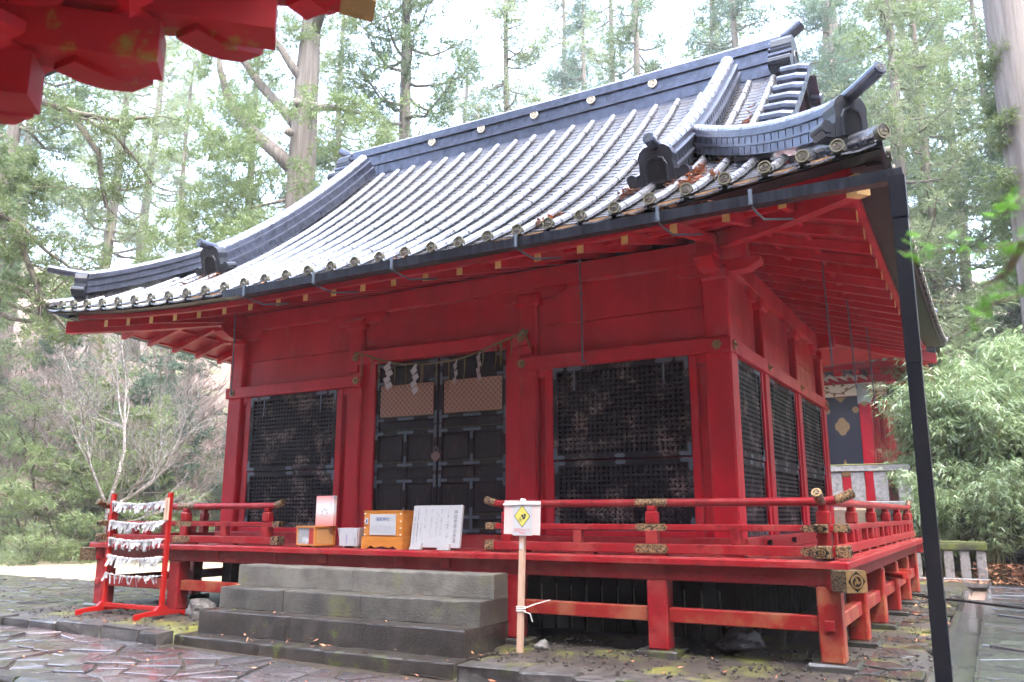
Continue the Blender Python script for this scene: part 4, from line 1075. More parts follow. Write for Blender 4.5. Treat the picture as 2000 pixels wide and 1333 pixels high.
for i in range(9):
    a=r_.uniform(-.6,.6); M=Matrix.Translation((r_.uniform(-.16,.04),r_.uniform(-.13,-.02),.05+.012*i%.05))@Matrix.Rotation(a,4,'Z')@Matrix.Rotation(r_.uniform(-.5,.5),4,'X')
    MB().box(-.045,.045,-.014,.014,0,.05,.003,M).obj('paper_fold',PAPERC,fb)
pc=thing('pink_card_box','tall pink and white card box standing on the fortune box','card box',(-1.06,-1.16,ZD+h+.001),R(-4),local=True)
PG=bpy.data.materials.new('pink_gradient_print'); PG.use_nodes=True
def _pg():
    n=PG.node_tree; b=n.nodes['Principled BSDF']; tc=n.nodes.new('ShaderNodeTexCoord'); sp=n.nodes.new('ShaderNodeSeparateXYZ'); n.links.new(tc.outputs['Object'],sp.inputs[0])
    cr=n.nodes.new('ShaderNodeValToRGB'); mr=n.nodes.new('ShaderNodeMapRange'); mr.inputs['From Max'].default_value=.43; n.links.new(sp.outputs[2],mr.inputs['Value']); n.links.new(mr.outputs[0],cr.inputs[0])
    e=cr.color_ramp.elements; e[0].color=(.70,.20,.18,1); e[1].color=(.72,.22,.20,1); a=e.new(.30); a.color=(.72,.40,.36,1); a=e.new(.48); a.color=(.74,.72,.72,1); a=e.new(.70); a.color=(.74,.70,.68,1)
    n.links.new(cr.outputs[0],b.inputs['Base Color']); b.inputs['Roughness'].default_value=.5
_pg()
lb('card_face',PG,-.18,.18,-.03,.03,0,.43,.002,pc); lb('card_edge',PAPER,.16,.181,-.0305,.0305,.38,.4305,.001,pc)
m=MB()
for k in range(7): a=2*PI*k/7; m.prism(circ(.018,8,.055*math.cos(a),.20+.055*math.sin(a)-.02),(-.0,-.0312,0),X_,Z_,-Y_,.001)
m.obj('printed_flower_ring',PAPER,pc)
scribble((.125,-.03,.34),X_,Z_,-Y_,.03,.15,1,INKP,pc,5,.006,True)
sb=thing('white_leaflet_box','small white tapered box covered by a printed sheet on the veranda','box',(-.50,-1.16,ZD),R(-2),local=True)
m=MB(); m.add([(-.17,-.11,.03),(.17,-.11,.03),(.17,.11,.03),(-.17,.11,.03),(-.215,-.13,.275),(.215,-.13,.275),(.215,.13,.275),(-.215,.13,.275)],[(0,3,2,1),(0,1,5,4),(1,2,6,5),(2,3,7,6),(3,0,4,7)]); m.obj('tapered_body',mat('grey_pink_board',(.36,.27,.27),.6),sb)
for x in(-.13,.09): lb('foot',RAWWOOD,x,x+.05,-.105,.10,0,.031,.004,sb)
m=MB(); m.add([(-.165,-.136,.03),(.165,-.136,.03),(.165,-.136,.275),(-.165,-.136,.275),(-.165,-.13,.03),(.165,-.13,.03),(.165,-.13,.275),(-.165,-.13,.275)],[(0,1,2,3),(4,7,6,5),(0,4,5,1),(3,2,6,7),(0,3,7,4),(1,5,6,2)]); m.obj('printed_sheet',PAPER,sb)
vt=lambda s_,sz,u,z,mm: text('\n'.join(s_),sz,(u,-.136,z),X_,Z_,-Y_,mm,sb)
vt('滝尾神社',.034,-.03,.115,INKP); vt('滝尾神社',.026,.13,.09,INK)
for u in(.075,.10,-.10,-.125): scribble((u,-.136,.16),X_,Z_,-Y_,.01,.2,1,INKG,sb,int(u*1000)+400,.003,True)

# ================================================================== SECURITY CAMERA SIGN
sg=thing('camera_sign','security camera sign with yellow diamond on a wooden stake beside the steps','sign',(2.63,-1.9,0))
m=MB(); m.sweep([(-.03,-.028),(.03,-.028),(.03,.028),(-.03,.028)],[(2.60,-1.88,-.05),(2.655,-1.88,1.69)],[X_]*2,[Y_]*2); m.obj('stake',RAWWOOD,sg)
bd=MB(); bd.prism([(-.245,0),(.235,-.012),(.245,.375),(-.235,.388)],(2.655,-1.91,1.302),X_,Z_,-Y_,.012); bd.obj('backing_board',mat('pinkish_board',(.56,.44,.42),.6,(.50,.38,.35),6,.5),sg)
pp=MB(); pp.prism([(-.13,0),(.13,0),(.125,.355),(-.132,.355)],(2.665,-1.924,1.285),X_,Z_,-Y_,.004); pp.obj('paper_sign',PAPER,sg)
cx,cz=2.663,1.505
MB().prism([(-.108,0),(0,-.128),(.108,0),(0,.128)],(cx,-1.929,cz),X_,Z_,-Y_,.001).obj('diamond_border',INK,sg)
MB().prism([(-.099,0),(0,-.118),(.099,0),(0,.118)],(cx,-1.9305,cz),X_,Z_,-Y_,.001).obj('diamond',YELL,sg)
cm=MB(); 
cm.prism([(.018,.022),(.047,.032),(.05,-.002),(.026,-.042),(.016,-.03),(.03,0)],(cx,-1.932,cz),X_,Z_,-Y_,.001)
cm.prism([(-.018,.012),(0,.02),(.02,.012),(.022,-.02),(.012,-.034),(.004,-.012),(-.006,-.002)],(cx,-1.932,cz),X_,Z_,-Y_,.001)
cm.prism(circ(.010,10,-.022,-.04),(cx,-1.9335,cz),X_,Z_,-Y_,.001)
ring=[]; n=16
V=[];
for r2 in(.026,.022):
    for p in circ(r2,n,-.022,-.038): V.append((cx+p[0],-1.933,cz+p[1]))
cm.add(V,[(k,(k+1)%n,n+(k+1)%n,n+k) for k in range(n)]); cm.prism([(-.001,.03),(.001,.03),(.001,.10),(-.001,.10)],(cx,-1.932,cz),X_,Z_,-Y_,.0005)
cm.obj('camera_pictogram',INK,sg)
text('防犯カメラ',.042,(cx,-1.928,1.345),X_,Z_,-Y_,INKR,sg); text('作動中',.030,(cx,-1.928,1.310),X_,Z_,-Y_,INKR,sg)
sm=MB(); sm.tube([(2.41,-1.925,1.645),(2.5,-1.93,1.64),(2.66,-1.932,1.645),(2.78,-1.93,1.655),(2.905,-1.924,1.655)],.010,6); sm.tube([(2.405,-1.926,1.636),(2.7,-1.932,1.640),(2.905,-1.926,1.640)],.008,6)
sm.cyl((2.655,-1.895,1.68),(2.66,-1.895,1.705),.035,.03,8); sm.obj('string_tie',STRING,sg)
sm=MB()
for z in(.44,.462,.484): sm.tube([(2.575,-1.915,z),(2.66,-1.915,z+.006),(2.655,-1.845,z),(2.572,-1.845,z+.004),(2.575,-1.915,z)],.006,5)
sm.tube([(2.64,-1.9,.46),(2.70,-1.7,.50),(2.72,-1.35,.52)],.006,5); sm.tube([(2.65,-1.9,.44),(2.72,-1.85,.41),(2.74,-1.83,.32)],.006,5); sm.obj('stake_tie',STRING,sg)
bx('small_tag',PAPER,sg,2.615,2.655,-1.912,-1.909,1.13,1.20,0)

# ================================================================== PAPER FORTUNE RACK
rk=thing('fortune_rack','bright red freestanding rack strung with wires for paper fortunes','rack',(-4.35,-1.83,0))
XA,XB,RYY=-5.05,-3.66,-1.83
for x in(XA,XB):
    bx('post',REDR,rk,x-.032,x+.032,RYY-.032,RYY+.032,.10,1.86,.005)
    f=MB(); f.prism([(-.46,0),(-.46,.075),(-.40,.085),(-.12,.11),(-.06,.17),(.06,.17),(.12,.11),(.40,.085),(.46,.075),(.46,0),(.40,0),(.34,.035),(-.34,.035),(-.40,0)],(x-.03,RYY,0),Y_,Z_,X_,.06); f.obj('foot',REDR,rk)
bx('stretcher',REDR,rk,XA+.03,XB-.03,RYY-.02,RYY+.02,.09,.155,.005)
MB().cyl((XA-.06,RYY,1.865),(XB+.06,RYY,1.865),.007,.007,6).obj('top_wire',TWIGD,rk)
rows=(1.70,1.40,1.13,.86,.585); rp_=random.Random(31)
def strip_mesh(seed):
    r2=random.Random(seed); m=MB(); w=r2.uniform(.013,.02); L1,L2=r2.uniform(.07,.14),r2.uniform(.04,.10)
    m.prism([(-.02,-.012),(.02,-.015),(.022,.012),(-.018,.014)],(0,-.016,0),X_,Z_,Y_,.032)   # knot
    for L,sn in((L1,-1),(L2,1)):
        a=r2.uniform(-.5,.5); pts=[]
        V=[];q=r2.uniform(-.02,.02)
        for i in range(4):
            t=i/3; cx2=sn*.008+math.sin(a)*L*t; cz2=-L*t*math.cos(a); yy=-.012+q*t*t
            V+=[(cx2-w,yy,cz2),(cx2+w,yy+.006*r2.uniform(-1,1),cz2)]
        m.add(V+[(x,y+.003,z) for x,y,z in V],[(i*2,i*2+1,i*2+3,i*2+2) for i in range(3)]+[(8+i*2,8+i*2+2,8+i*2+3,8+i*2+1) for i in range(3)])
    return m.mesh('paper_fortune')
SM=[strip_mesh(i) for i in range(7)]
for me in SM: me.materials.append(PAPER)
for ri,z in enumerate(rows):
    MB().tube([(XA,RYY-.034,z+.03),(XA+.35,RYY-.034,z-.005),((XA+XB)/2,RYY-.034,z-.015),(XB-.35,RYY-.034,z-.005),(XB,RYY-.034,z+.03)],.004,5).obj('wire',STRING,rk)
    x=XA+.06; dens=(.040,.036,.038,.040,.085)[ri]
    while x<XB-.05:
        t=(x-XA)/(XB-XA); zz=z+.03-.045*math.sin(PI*t)
        o=bpy.data.objects.new('paper_fortune',rp_.choice(SM)); COL.objects.link(o); o.location=(x,RYY-.034-rp_.uniform(0,.012),zz); o.rotation_euler=(rp_.uniform(-.1,.1),rp_.uniform(-.45,.45),rp_.uniform(-.5,.5)); k=rp_.uniform(.85,1.3); o.scale=(k,k,k)
        tag(o,'folded white paper fortune tied to the %s wire of the red rack'%('topmost','second highest','middle','second lowest','lowest')[ri],'paper strip','paper fortunes on the %s rack wire'%('topmost','second','middle','fourth','lowest')[ri])
        x+=dens*rp_.uniform(.6,1.5)
wp=bx('wooden_plaque',RAWWOOD,rk,XB-.06,XB+.045,RYY-.052,RYY-.036,1.44,1.78,.003)
scribble((XB-.0,RYY-.052,1.62),X_,Z_,-Y_,.02,.26,1,INK,rk,8,.007,True)

# ================================================================== SACRED ROPE
sh=thing('sacred_rope','straw rope with zigzag white paper streamers strung across the door lintel','rope',(0,-.06,3.85))
cp=[(-1.58,4.187),(-1.3,4.10),(-1.03,4.005),(-.6,3.90),(-.15,3.855),(.25,3.86),(.57,3.885),(.9,3.96),(1.17,4.045),(1.45,4.12),(1.67,4.18)]
MB().tube([(x,-.065,z) for x,z in cp],.015,7).obj('rope',ROPE,sh)
def ropez(x):
    for (a,b),(c,d_) in zip(cp[:-1],cp[1:]):
        if a<=x<=c: return b+(d_-b)*(x-a)/(c-a)
    return 4.1
r_=random.Random(2)
for x in(-1.42,-1.2,-1.05,-.72,-.5,-.2,-.17,.1,.33,.62,.95,1.18,1.25,1.28,1.45):
    z=ropez(x); L=r_.uniform(.28,.5); MB().tube([(x,-.07,z),(x+.01,-.075,z-L*.5),(x-.01+r_.uniform(-.02,.02),-.07,z-L)],[.011,.009,.004],5).obj('straw_strand',ROPE,sh)
MB().tube([(1.67,-.065,4.18),(1.72,-.06,4.05),(1.78,-.05,3.88)],[.02,.014,.008],6).obj('rope_tail',ROPE,sh); MB().tube([(1.6,-.07,4.16),(1.66,-.09,4.21),(1.73,-.07,4.19),(1.68,-.06,4.12)],.02,6).obj('rope_knot',ROPE,sh)
def shide(x,w,L,n,tw):
    z=ropez(x)-.01; m=MB(); h_=L/n; a=Vector((math.cos(tw),math.sin(tw),0)); cx2=0
    m.prism([(.01,.02),(.05*w/.1,0),(-.02,-h_),(-.09*w/.1,-h_+.03)],(x,-.085,z),a,Z_,Vector((0,-1,0)),.002)
    for i in range(n):
        o=(i%2)*.035*w/.1; zz=-h_*.62-(h_*.78)*i
        m.prism([(-.065*w/.1+o-.02,zz),(.03*w/.1+o-.02,zz-.02+.07),(.065*w/.1+o-.02,zz-.02),(-.02*w/.1+o-.02,zz-.09)],(x,-.087-.002*i,z),a,Z_,Vector((0,-1,0)),.002)
    m.obj('paper_streamer',PAPER,sh)
shide(-.84,.115,.50,4,.1); shide(-.31,.115,.54,4,-.1); shide(.48,.05,.42,3,1.0); shide(.90,.06,.5,4,1.1)

# ================================================================== ROCKS UNDER THE VERANDA
def rock(label,loc,s,seed,mt=ROCK):
    import bmesh
    b=bmesh.new(); bmesh.ops.create_icosphere(b,subdivisions=3,radius=1); r2=random.Random(seed); ph=[r2.uniform(0,6) for _ in range(9)]
    for v in b.verts:
        p=v.co; k=1+.16*math.sin(2.3*p.x+ph[0])*math.sin(2.9*p.y+ph[1])+.12*math.sin(5*p.z+ph[2]+2*p.x)+.07*math.sin(9*p.x+ph[3])*math.sin(8*p.y+ph[4])
        v.co=Vector((p.x*s[0]*k,p.y*s[1]*k,max(p.z*k,-.55)*s[2]))
    me=bpy.data.meshes.new('rock'); b.to_mesh(me); b.free(); o=link('rock',me,mt); o.location=loc; o.rotation_euler=(0,0,r2.uniform(0,6)); return tag(o,label,'rock','rocks around the veranda')
rock('round grey rock at the foot of the red rack',(-3.35,-1.35,.08),(.22,.17,.17),1)
rock('dark rock under the veranda left of the steps',(-2.7,-.75,.1),(.34,.25,.24),2)
rock('small pale rock beside the camera sign stake',(2.75,-1.62,.02),(.09,.08,.08),3,ROCK)
rock('flat mossy rock under the veranda behind the wide tie rail',(4.75,-.45,.05),(.42,.2,.15),4,KERB)
rock('flat dark rock near the left veranda post',(-4.7,-.9,.03),(.34,.26,.10),5)
# poles stored on the tie rail of the side veranda
pb_=thing('pole_bundle','three reddish round poles resting on the side veranda tie rail','poles',(5.9,4.6,.55))
for i,(dz,dy) in enumerate(((0,0),(.0,.30),(.02,.62))):
    MB().tube([(6.16,3.9+dy,.60+dz),(5.72,4.35+dy,.60+dz),(5.3,4.8+dy,.60+dz)],.05,12).obj('pole',REDW,pb_,smooth=False)

# ================================================================== REAR: FENCES, TERRACE, REAR HALL
def stone_fence(name,label,x0,x1,y,z0,h,pw,gap,seed,capm=FENCE):
    r2=random.Random(seed); t=thing(name,label,'fence',((x0+x1)/2,y,z0)); x=x1-pw
    rough_block(MB(),x0,x1+.04,y-.15,y+.15,z0-.1,z0+.10,r2,.012).obj('base_rail',FENCE,t)
    while x>x0:
        rough_block(MB(),x,x+pw,y-.09,y+.09,z0+.10,z0+h-.17,r2,.010).obj('stone_post',FENCE,t); x-=pw+gap
    xx=x0
    while xx<x1:
        l=min(2.1,x1+.05-xx); rough_block(MB(),xx+.005,xx+l-.005,y-.13,y+.13,z0+h-.17,z0+h,r2,.012).obj('cap_stone',capm,t)
        mm=MB(); n=12; V=[]
        for i in range(n+1):
            for q in(-.125,0,.125): V.append((xx+.01+(l-.02)*i/n,y+q,z0+h+.006+(.03 if q==0 else .0)+r2.uniform(0,.014)))
        mm.add(V,[(i*3+k,i*3+k+1,(i+1)*3+k+1,(i+1)*3+k) for i in range(n) for k in(0,1)]); mm.obj('moss_layer',MOSSCAP,t); xx+=l
stone_fence('low_stone_fence','low mossy stone fence in front of the dark retaining wall',3.0,7.16,12.05,-.02,.90,.20,.14,1,MASON)
stone_fence('terrace_stone_fence','pale lichen-covered stone fence on the terrace before the rear hall',-7,5.6,14.1,1.78,1.07,.34,.24,2)
tr=MB(); tr.box(-14,30,13.5,26,-.3,1.70,.05); struct(tr.obj('terrace',FOREST))
rw=thing('retaining_wall','dark mossy dry-stone retaining wall below the bamboo','wall',(8,13.3,0))
r2=random.Random(14)
z=-.1
while z<1.72:
    hh=r2.uniform(.26,.36); x=-8+r2.uniform(-.3,0)
    while x<19:
        l=r2.uniform(.35,.7)
        if x>4.5: rough_block(MB(),x+.012,x+l-.012,13.15+r2.uniform(-.05,.04),13.55,z+.01,min(z+hh,1.74)-.008,r2,.03,.04).obj('stone',MASON,rw)
        x+=l
    z+=hh
# rear hall
rh=thing('rear_hall','red rear shrine building with dark blue gilded doors and pale carved beam','shrine',(0,20,1.7))
def rx(name,mt,*a,c=.01): return bx(name,mt,rh,*a,c)
RZ=1.72; RYF=17.0
rx('platform',RED,-4.6,4.75,RYF-.15,23.5,RZ-.05,RZ+.55); 
for i in range(4): rx('platform_step',RED,-4.6,4.75,RYF-.15-.28*(i+1),RYF-.152-.28*i,RZ-.05,RZ+.55-.14*(i+1))
for x in(-4.28,-2.9,2.9,4.28): rx('column',RED,x-.17,x+.17,RYF-.16,RYF+.18,RZ+.3,5.55,c=.03)
for x in(-4.28,4.28):
    m=MB(); m.prism([(-.19,0),(.19,0),(.19,.62),(-.19,.62)],(x,RYF-.165,4.88),X_,Z_,-Y_,.02); m.obj('column_fitting',GREYP,rh)
    MB().prism([(-.15,0),(0,-.12),(.15,0),(.06,.04),(-.06,.04)],(x,RYF-.186,4.90),X_,Z_,-Y_,.012).obj('gilt_tip',GOLD,rh)
for i,y in enumerate((18.1,19.6,21.2,22.8)):
    for x in(-4.35,4.35): MB().cyl((x,y,RZ+.3),(x,y,5.5),.18,.18,14).obj('round_column',RED,rh)
rx('carved_beam',WHITEP,-4.9,4.9,RYF-.18,RYF+.15,5.15,5.52)
fl_=MB()
for cx2 in(3.55,4.75):
    for k in range(7):
        a=k*.9; fl_.prism([(0,0),(.10,.05),(.16,.0),(.10,-.05)],(cx2+.18*math.cos(a)*1.2-.05,RYF-.184,5.36+.07*math.sin(a)),Vector((math.cos(a),0,math.sin(a))),Vector((-math.sin(a),0,math.cos(a))),-Y_,.01)
    fl_.tube([(cx2-.5,RYF-.19,5.42),(cx2-.2,RYF-.19,5.25),(cx2+.1,RYF-.19,5.22),(cx2+.25,RYF-.19,5.32),(cx2+.5,RYF-.19,5.44)],.018,6)
fl_.obj('gilt_scroll',GOLD,rh)
for a,b in((-2.70,-.02),(.02,2.70),(2.98,4.12),(-4.12,-2.98)):
    rx('door_panel',BLUEB,a,b,RYF-.02,RYF+.06,RZ+.95,5.15,c=.004)
for cx2 in(3.57,-3.57,1.36,-1.36):
    di=[]
    for i in range(24): a=2*PI*i/24; k=.25*(.78+.22*abs(math.cos(2*a)))*(1.0 if i%2 else .95); di.append((k*math.cos(a)*.9,k*math.sin(a)*1.15))
    MB().prism(di,(cx2,RYF-.022,4.22),X_,Z_,-Y_,.02).obj('gilt_crest',GOLD,rh)
    for sx2 in(-1,1): 
        for q in(.42,): MB().prism(circ(.10,14,cx2+sx2*q,0),(0,RYF-.022,4.72),X_,Z_,-Y_,.012).obj('roundel',GOLD,rh)
    MB().prism([(-.42,0),(.42,0),(.25,.10),(.15,.25),(.08,.30),(0,.52),(-.08,.30),(-.15,.25),(-.25,.10)],(cx2,RYF-.022,RZ+.97),X_,Z_,-Y_,.012).obj('gilt_foot_plate',GOLD,rh)
    MB().prism([(-.2,0),(.2,0),(.1,-.08),(0,-.18),(-.1,-.08)],(cx2,RYF-.022,5.14),X_,Z_,-Y_,.012).obj('gilt_top_plate',GOLD,rh)
rx('lower_wall',RED,-4.3,4.3,RYF-.05,RYF+.1,RZ+.5,RZ+.94); rx('side_wall',RED,4.05,4.15,RYF+.2,23,RZ+.5,5.5); rx('side_wall',RED,-4.15,-4.05,RYF+.2,23,RZ+.5,5.5); rx('rear_wall',RED,-4.1,4.1,22.9,23,RZ+.5,5.5)
rx('wall_plate',RED,-5.1,5.1,RYF-.10,RYF+.12,5.525,5.75); rx('bracket_beam',RED,-5.3,5.3,RYF-.35,RYF-.15,5.95,6.12)
for x in np.arange(-5.2,5.25,.55):
    rx('bracket_block',RED,x-.12,x+.12,RYF-.40,RYF+.1,5.755,5.945,c=.04)
for x in np.arange(-6.0,6.05,.30):
    m=MB(); m.sweep([(-.05,-.11),(.05,-.11),(.05,0),(-.05,0)],[(x,RYF-1.7,6.02),(x,RYF+.4,6.55)],[X_]*2,[Z_]*2); m.obj('rafter',RED,rh); 
    MB().box(x-.055,x+.055,RYF-1.715,RYF-1.70,5.905,6.025).obj('rafter_end',GREYP,rh)
for y in np.arange(RYF-1.6,23.5,.30):
    m=MB(); m.sweep([(-.05,-.11),(.05,-.11),(.05,0),(-.05,0)],[(6.1,y,6.02),(4.0,y,6.55)],[Y_]*2,[Z_]*2); m.obj('rafter',RED,rh)
rr2=MB(); NN=17
us2=np.linspace(-1,1,NN); ds2=np.linspace(0,4.6,12)
def rhz(u,d): 
    t=d/4.6; return 6.12+2.6*t+1.1*t*t+.35*abs(u)**4*(1-t)**2
rr2.add(*grid_sheet(lambda u,d:(u*(6.5-d*.45),RYF-2.0+d,rhz(u,d)),us2,ds2)); rr2.add(*grid_sheet(lambda u,d:(u*(6.5-d*.45),25.2-d,rhz(u,d)),us2,ds2))
for sx2 in(-1,1): rr2.add(*grid_sheet(lambda u,d:(sx2*(6.5-d*.45),RYF-2+4.6+u*(4.6-d)*.89,rhz(1,d)),us2,ds2))
rr2.obj('roof',TILED,rh)
e=MB(); e.box(-6.45,6.45,RYF-1.98,RYF-1.72,5.98,6.10); e.obj('eave_edge',BLACK,rh)
rx('porch_rail',RED,4.4,6.0,RYF+.4,RYF+.5,3.32,3.40); rx('porch_rail',RED,4.4,6.0,RYF+.4,RYF+.5,2.95,3.02); rx('porch_deck',RED,4.2,6.2,RYF+.3,23,2.35,2.60)
cv=MB()
r2=random.Random(5)
for i in range(5): 
    a=r2.uniform(0,1); cv.tube([(2.9+i*.28,RYF-.2,5.66+.05*math.sin(i)),(3.05+i*.28,RYF-.26,5.78),(3.2+i*.28,RYF-.24,5.70),(3.3+i*.28,RYF-.2,5.62)],[.03,.06,.05,.02],7)
cv.obj('carving',mat('weathered_carving',(.48,.42,.40),.7,(.3,.22,.2),9,.6),rh)
# cable across the path
MB().tube([(5.4,8.6,.03),(6.2,6.9,.05),(6.9,6.2,.06),(7.6,5.9,.03),(9.5,5.5,.0)],.022,6).obj('cable',BLACK); tag(bpy.data.objects['cable'],'thin black cable lying across the side path and drain','cable')

# ================================================================== NEIGHBOURING GATE: CORNER BRACKETS OVERHEAD
gt=thing('gate_corner','red bracketed eave corner of the neighbouring gate overhead','gate',(3.0,-9.7,-.2))
dg=Vector((.7071,.7071,0)); E1=Vector((3.984,-8.726,3.392)); ST=.50; TH=.24
def arm(c,dirv,l0,l1,zc,h=.17,w=.15,mt=REDM,curve0=True,curve1=True):
    """bracket arm along dirv from -l0 to +l1 around c, undersides curved up at the ends"""
    d=Vector(dirv).normalized(); s=Z_.cross(d); pts=[]
    top=h/2; cu=.30
    bot=[]
    if curve1:
        for i in range(6): t=i/5; bot.append((l1-cu*t,-h/2+ (h*.52)*(1-math.sin(t*PI/2))))
    else: bot=[(l1,-h/2)]
    b0=[]
    if curve0:
        for i in range(6): t=i/5; b0.append((-l0+cu*t,-h/2+(h*.52)*(1-math.sin(t*PI/2))))
    else: b0=[(-l0,-h/2)]
    poly=[(-l0,top),(l1,top)]+bot+b0[::-1]
    m=MB(); m.prism(poly,Vector(c)-s*w/2,d,Z_,s,w); return m.obj('bracket_arm',mt,gt)
def block(c,zc,dirv,sz=.25,h=.15,mt=RED):
    d=Vector(dirv).normalized(); s=Z_.cross(d); m=MB(); V=[]
    for z,k in((-h/2,.58),(-h*.30,.62),(-h*.08,.78),(0.02,1.0),(h/2,1.0)):
        for a,b in((-1,-1),(1,-1),(1,1),(-1,1)): V.append(Vector(c)+d*(a*sz/2*k)+s*(b*sz/2*k)+Z_*z)
    m.add(V,[(i*4+k,i*4+(k+1)%4,(i+1)*4+(k+1)%4,(i+1)*4+k) for i in range(4) for k in range(4)]+[(3,2,1,0),(16,17,18,19)]); return m.obj('bearing_block',mt,gt)
root_=E1-dg*.95; root_.z=0
for k in range(4):
    Ek=E1+dg*(ST*k)+Z_*(TH*k); L=.95+ST*k
    if k<3: arm(Ek,dg,L+.3,0.0,0,h=.20,w=.20,curve0=False,curve1=False)
    node=Ek-dg*.13
    if k<3: block(node+Z_*.165,0,(1,0,0),.27,.15,RED)
    # cross arms parallel to the gate's walls, carried above the diagonal arm
    if k<3:
        for q,dv in enumerate(((1,0,0),(0,1,0))):
            c=node+Z_*(TH+.15-.006*q); arm(c,dv,.36,.36,0,h=.160+.004*q,w=.150+.004*q); block(c+Vector(dv)*.25+Z_*.148,0,dv,.20,.13)
        c=Ek-dg*.40-Z_*.06; arm(c,(0,1,0),.0,.40,0,h=.150,w=.155,curve0=False)
block(E1+dg*(ST*2+.14)+Z_*(TH*2+.165),0,(1,0,0),.24,.15,RED); arm(E1+dg*(ST*2+.10)+Z_*(TH*2+.24),(0,1,0),.30,.30,0,h=.15,w=.15); arm(E1+dg*(ST*2+.10)+Z_*(TH*2+.246),(1,0,0),.30,.30,0,h=.154,w=.154)
# tail beam with weathered ochre end, purlins, eaves and post below
tl=MB(); a=E1+dg*(ST*1.0)+Z_*(TH*3.55); b=E1+dg*(ST*2+.46)+Z_*(TH*3.02); s=Z_.cross(dg)
tl.sweep([(-.09,-.11),(.09,-.11),(.09,.09),(-.09,.09)],[a,b],[s]*2,[Z_]*2); to=tl.obj('tail_beam',REDM,gt)
tp=MB(); t_=(b-a).normalized(); tp.sweep([(-.094,-.114),(.094,-.114),(.094,.094),(-.094,.094)],[b-t_*.16,b+t_*.01],[s]*2,[Z_]*2); tp.obj('tail_end',mat('weathered_ochre',(.30,.19,.07),.6,(.16,.13,.04),9,.8,bump=.2),to)
for dv in((1,0,0),(0,1,0)):
    for k,zo in((2,.40),(3,.40)):
        c=E1+dg*(ST*k-.13)+Z_*(TH*k+zo+.08+.005*dv[0]); d=Vector(dv); s2=Z_.cross(d)
        m=MB(); m.sweep([(-.09,-.10),(.09,-.10),(.09,.10),(-.09,.10)],[c-d*5.5,c+d*(.25 if k<3 else .0)],[s2]*2,[Z_]*2); m.obj('purlin',RED,gt)
cz=E1.z+TH*2+.85
ec=E1+dg*(ST*2+.75)
m=MB(); m.add([(ec.x,ec.y,cz),(ec.x-7,ec.y,cz),(ec.x-7,ec.y-7,cz+1.6),(ec.x,ec.y-7,cz)],[(0,1,2),(0,2,3)]); m.obj('eave_soffit',RED,gt)
m=MB(); m.add([(ec.x+.1,ec.y+.1,cz+.03),(ec.x-7,ec.y+.1,cz+.03),(ec.x-7,ec.y-7,cz+1.63),(ec.x+.1,ec.y-7,cz+.03),(ec.x+.1,ec.y+.1,cz+.18),(ec.x-7,ec.y+.1,cz+.18),(ec.x-7,ec.y-7,cz+3.6),(ec.x+.1,ec.y-7,cz+.18)],[(0,1,2),(0,2,3),(4,6,5),(4,7,6),(0,4,5,1),(0,3,7,4)]); m.obj('eave_roof',ONI,gt)
col_c=E1-dg*1.25
MB().cyl((col_c.x,col_c.y,-.25),(col_c.x,col_c.y,3.05),.19,.18,20).obj('gate_column',RED,gt)
for dv in(X_,Y_):
    c=Vector((col_c.x,col_c.y,2.9)); s2=Z_.cross(dv); m=MB(); m.sweep([(-.08,-.14),(.08,-.14),(.08,.14),(-.08,.14)],[c-dv*5,c+dv*.35],[s2]*2,[Z_]*2); m.obj('tie_beam',RED,gt)
    m=MB(); m.sweep([(-.03,0),(.03,0),(.03,.95),(-.03,.95)],[c+Z_*.1-dv*5,c+Z_*.1-dv*.1],[s2]*2,[Z_]*2); m.obj('wall_panel',RED,gt)
block(Vector((col_c.x,col_c.y,3.16)),0,(1,0,0),.44,.26)

# ================================================================== VEGETATION
NR=np.random.RandomState
def blades(C,D,L,w,rs,n):
    """n thin triangles per tuft centre C (k,3) with mean direction D (k,3)"""
    k=len(C); C=np.repeat(C,n,0); D=np.repeat(D,n,0)
    d=D+rs.normal(0,.75,(k*n,3)); d/=np.linalg.norm(d,axis=1)[:,None]+1e-9
    a=rs.normal(0,1,(k*n,3)); s=np.cross(d,a); s/=np.linalg.norm(s,axis=1)[:,None]+1e-9
    l=L*rs.uniform(.6,1.3,(k*n,1)); ww=w*rs.uniform(.6,1.3,(k*n,1)); b=C+rs.normal(0,L*.25,(k*n,3))
    V=np.empty((k*n,3,3)); V[:,0]=b-s*ww*.5; V[:,1]=b+s*ww*.5; V[:,2]=b+d*l
    return V.reshape(-1,3)
def blade_mesh(name,Vs):
    V=np.concatenate(Vs); return np_mesh(name,V,np.arange(len(V)).reshape(-1,3))
def trunk_path(H,lean,rs,n=9,wob=.15):
    p=[];x=y=0
    for i in range(n+1):
        t=i/n; p.append((lean[0]*t*H+wob*math.sin(t*5+rs.uniform(0,1)),lean[1]*t*H+wob*math.cos(t*4+rs.uniform(0,1))-wob,H*t-.3*(i==0)))
    return p
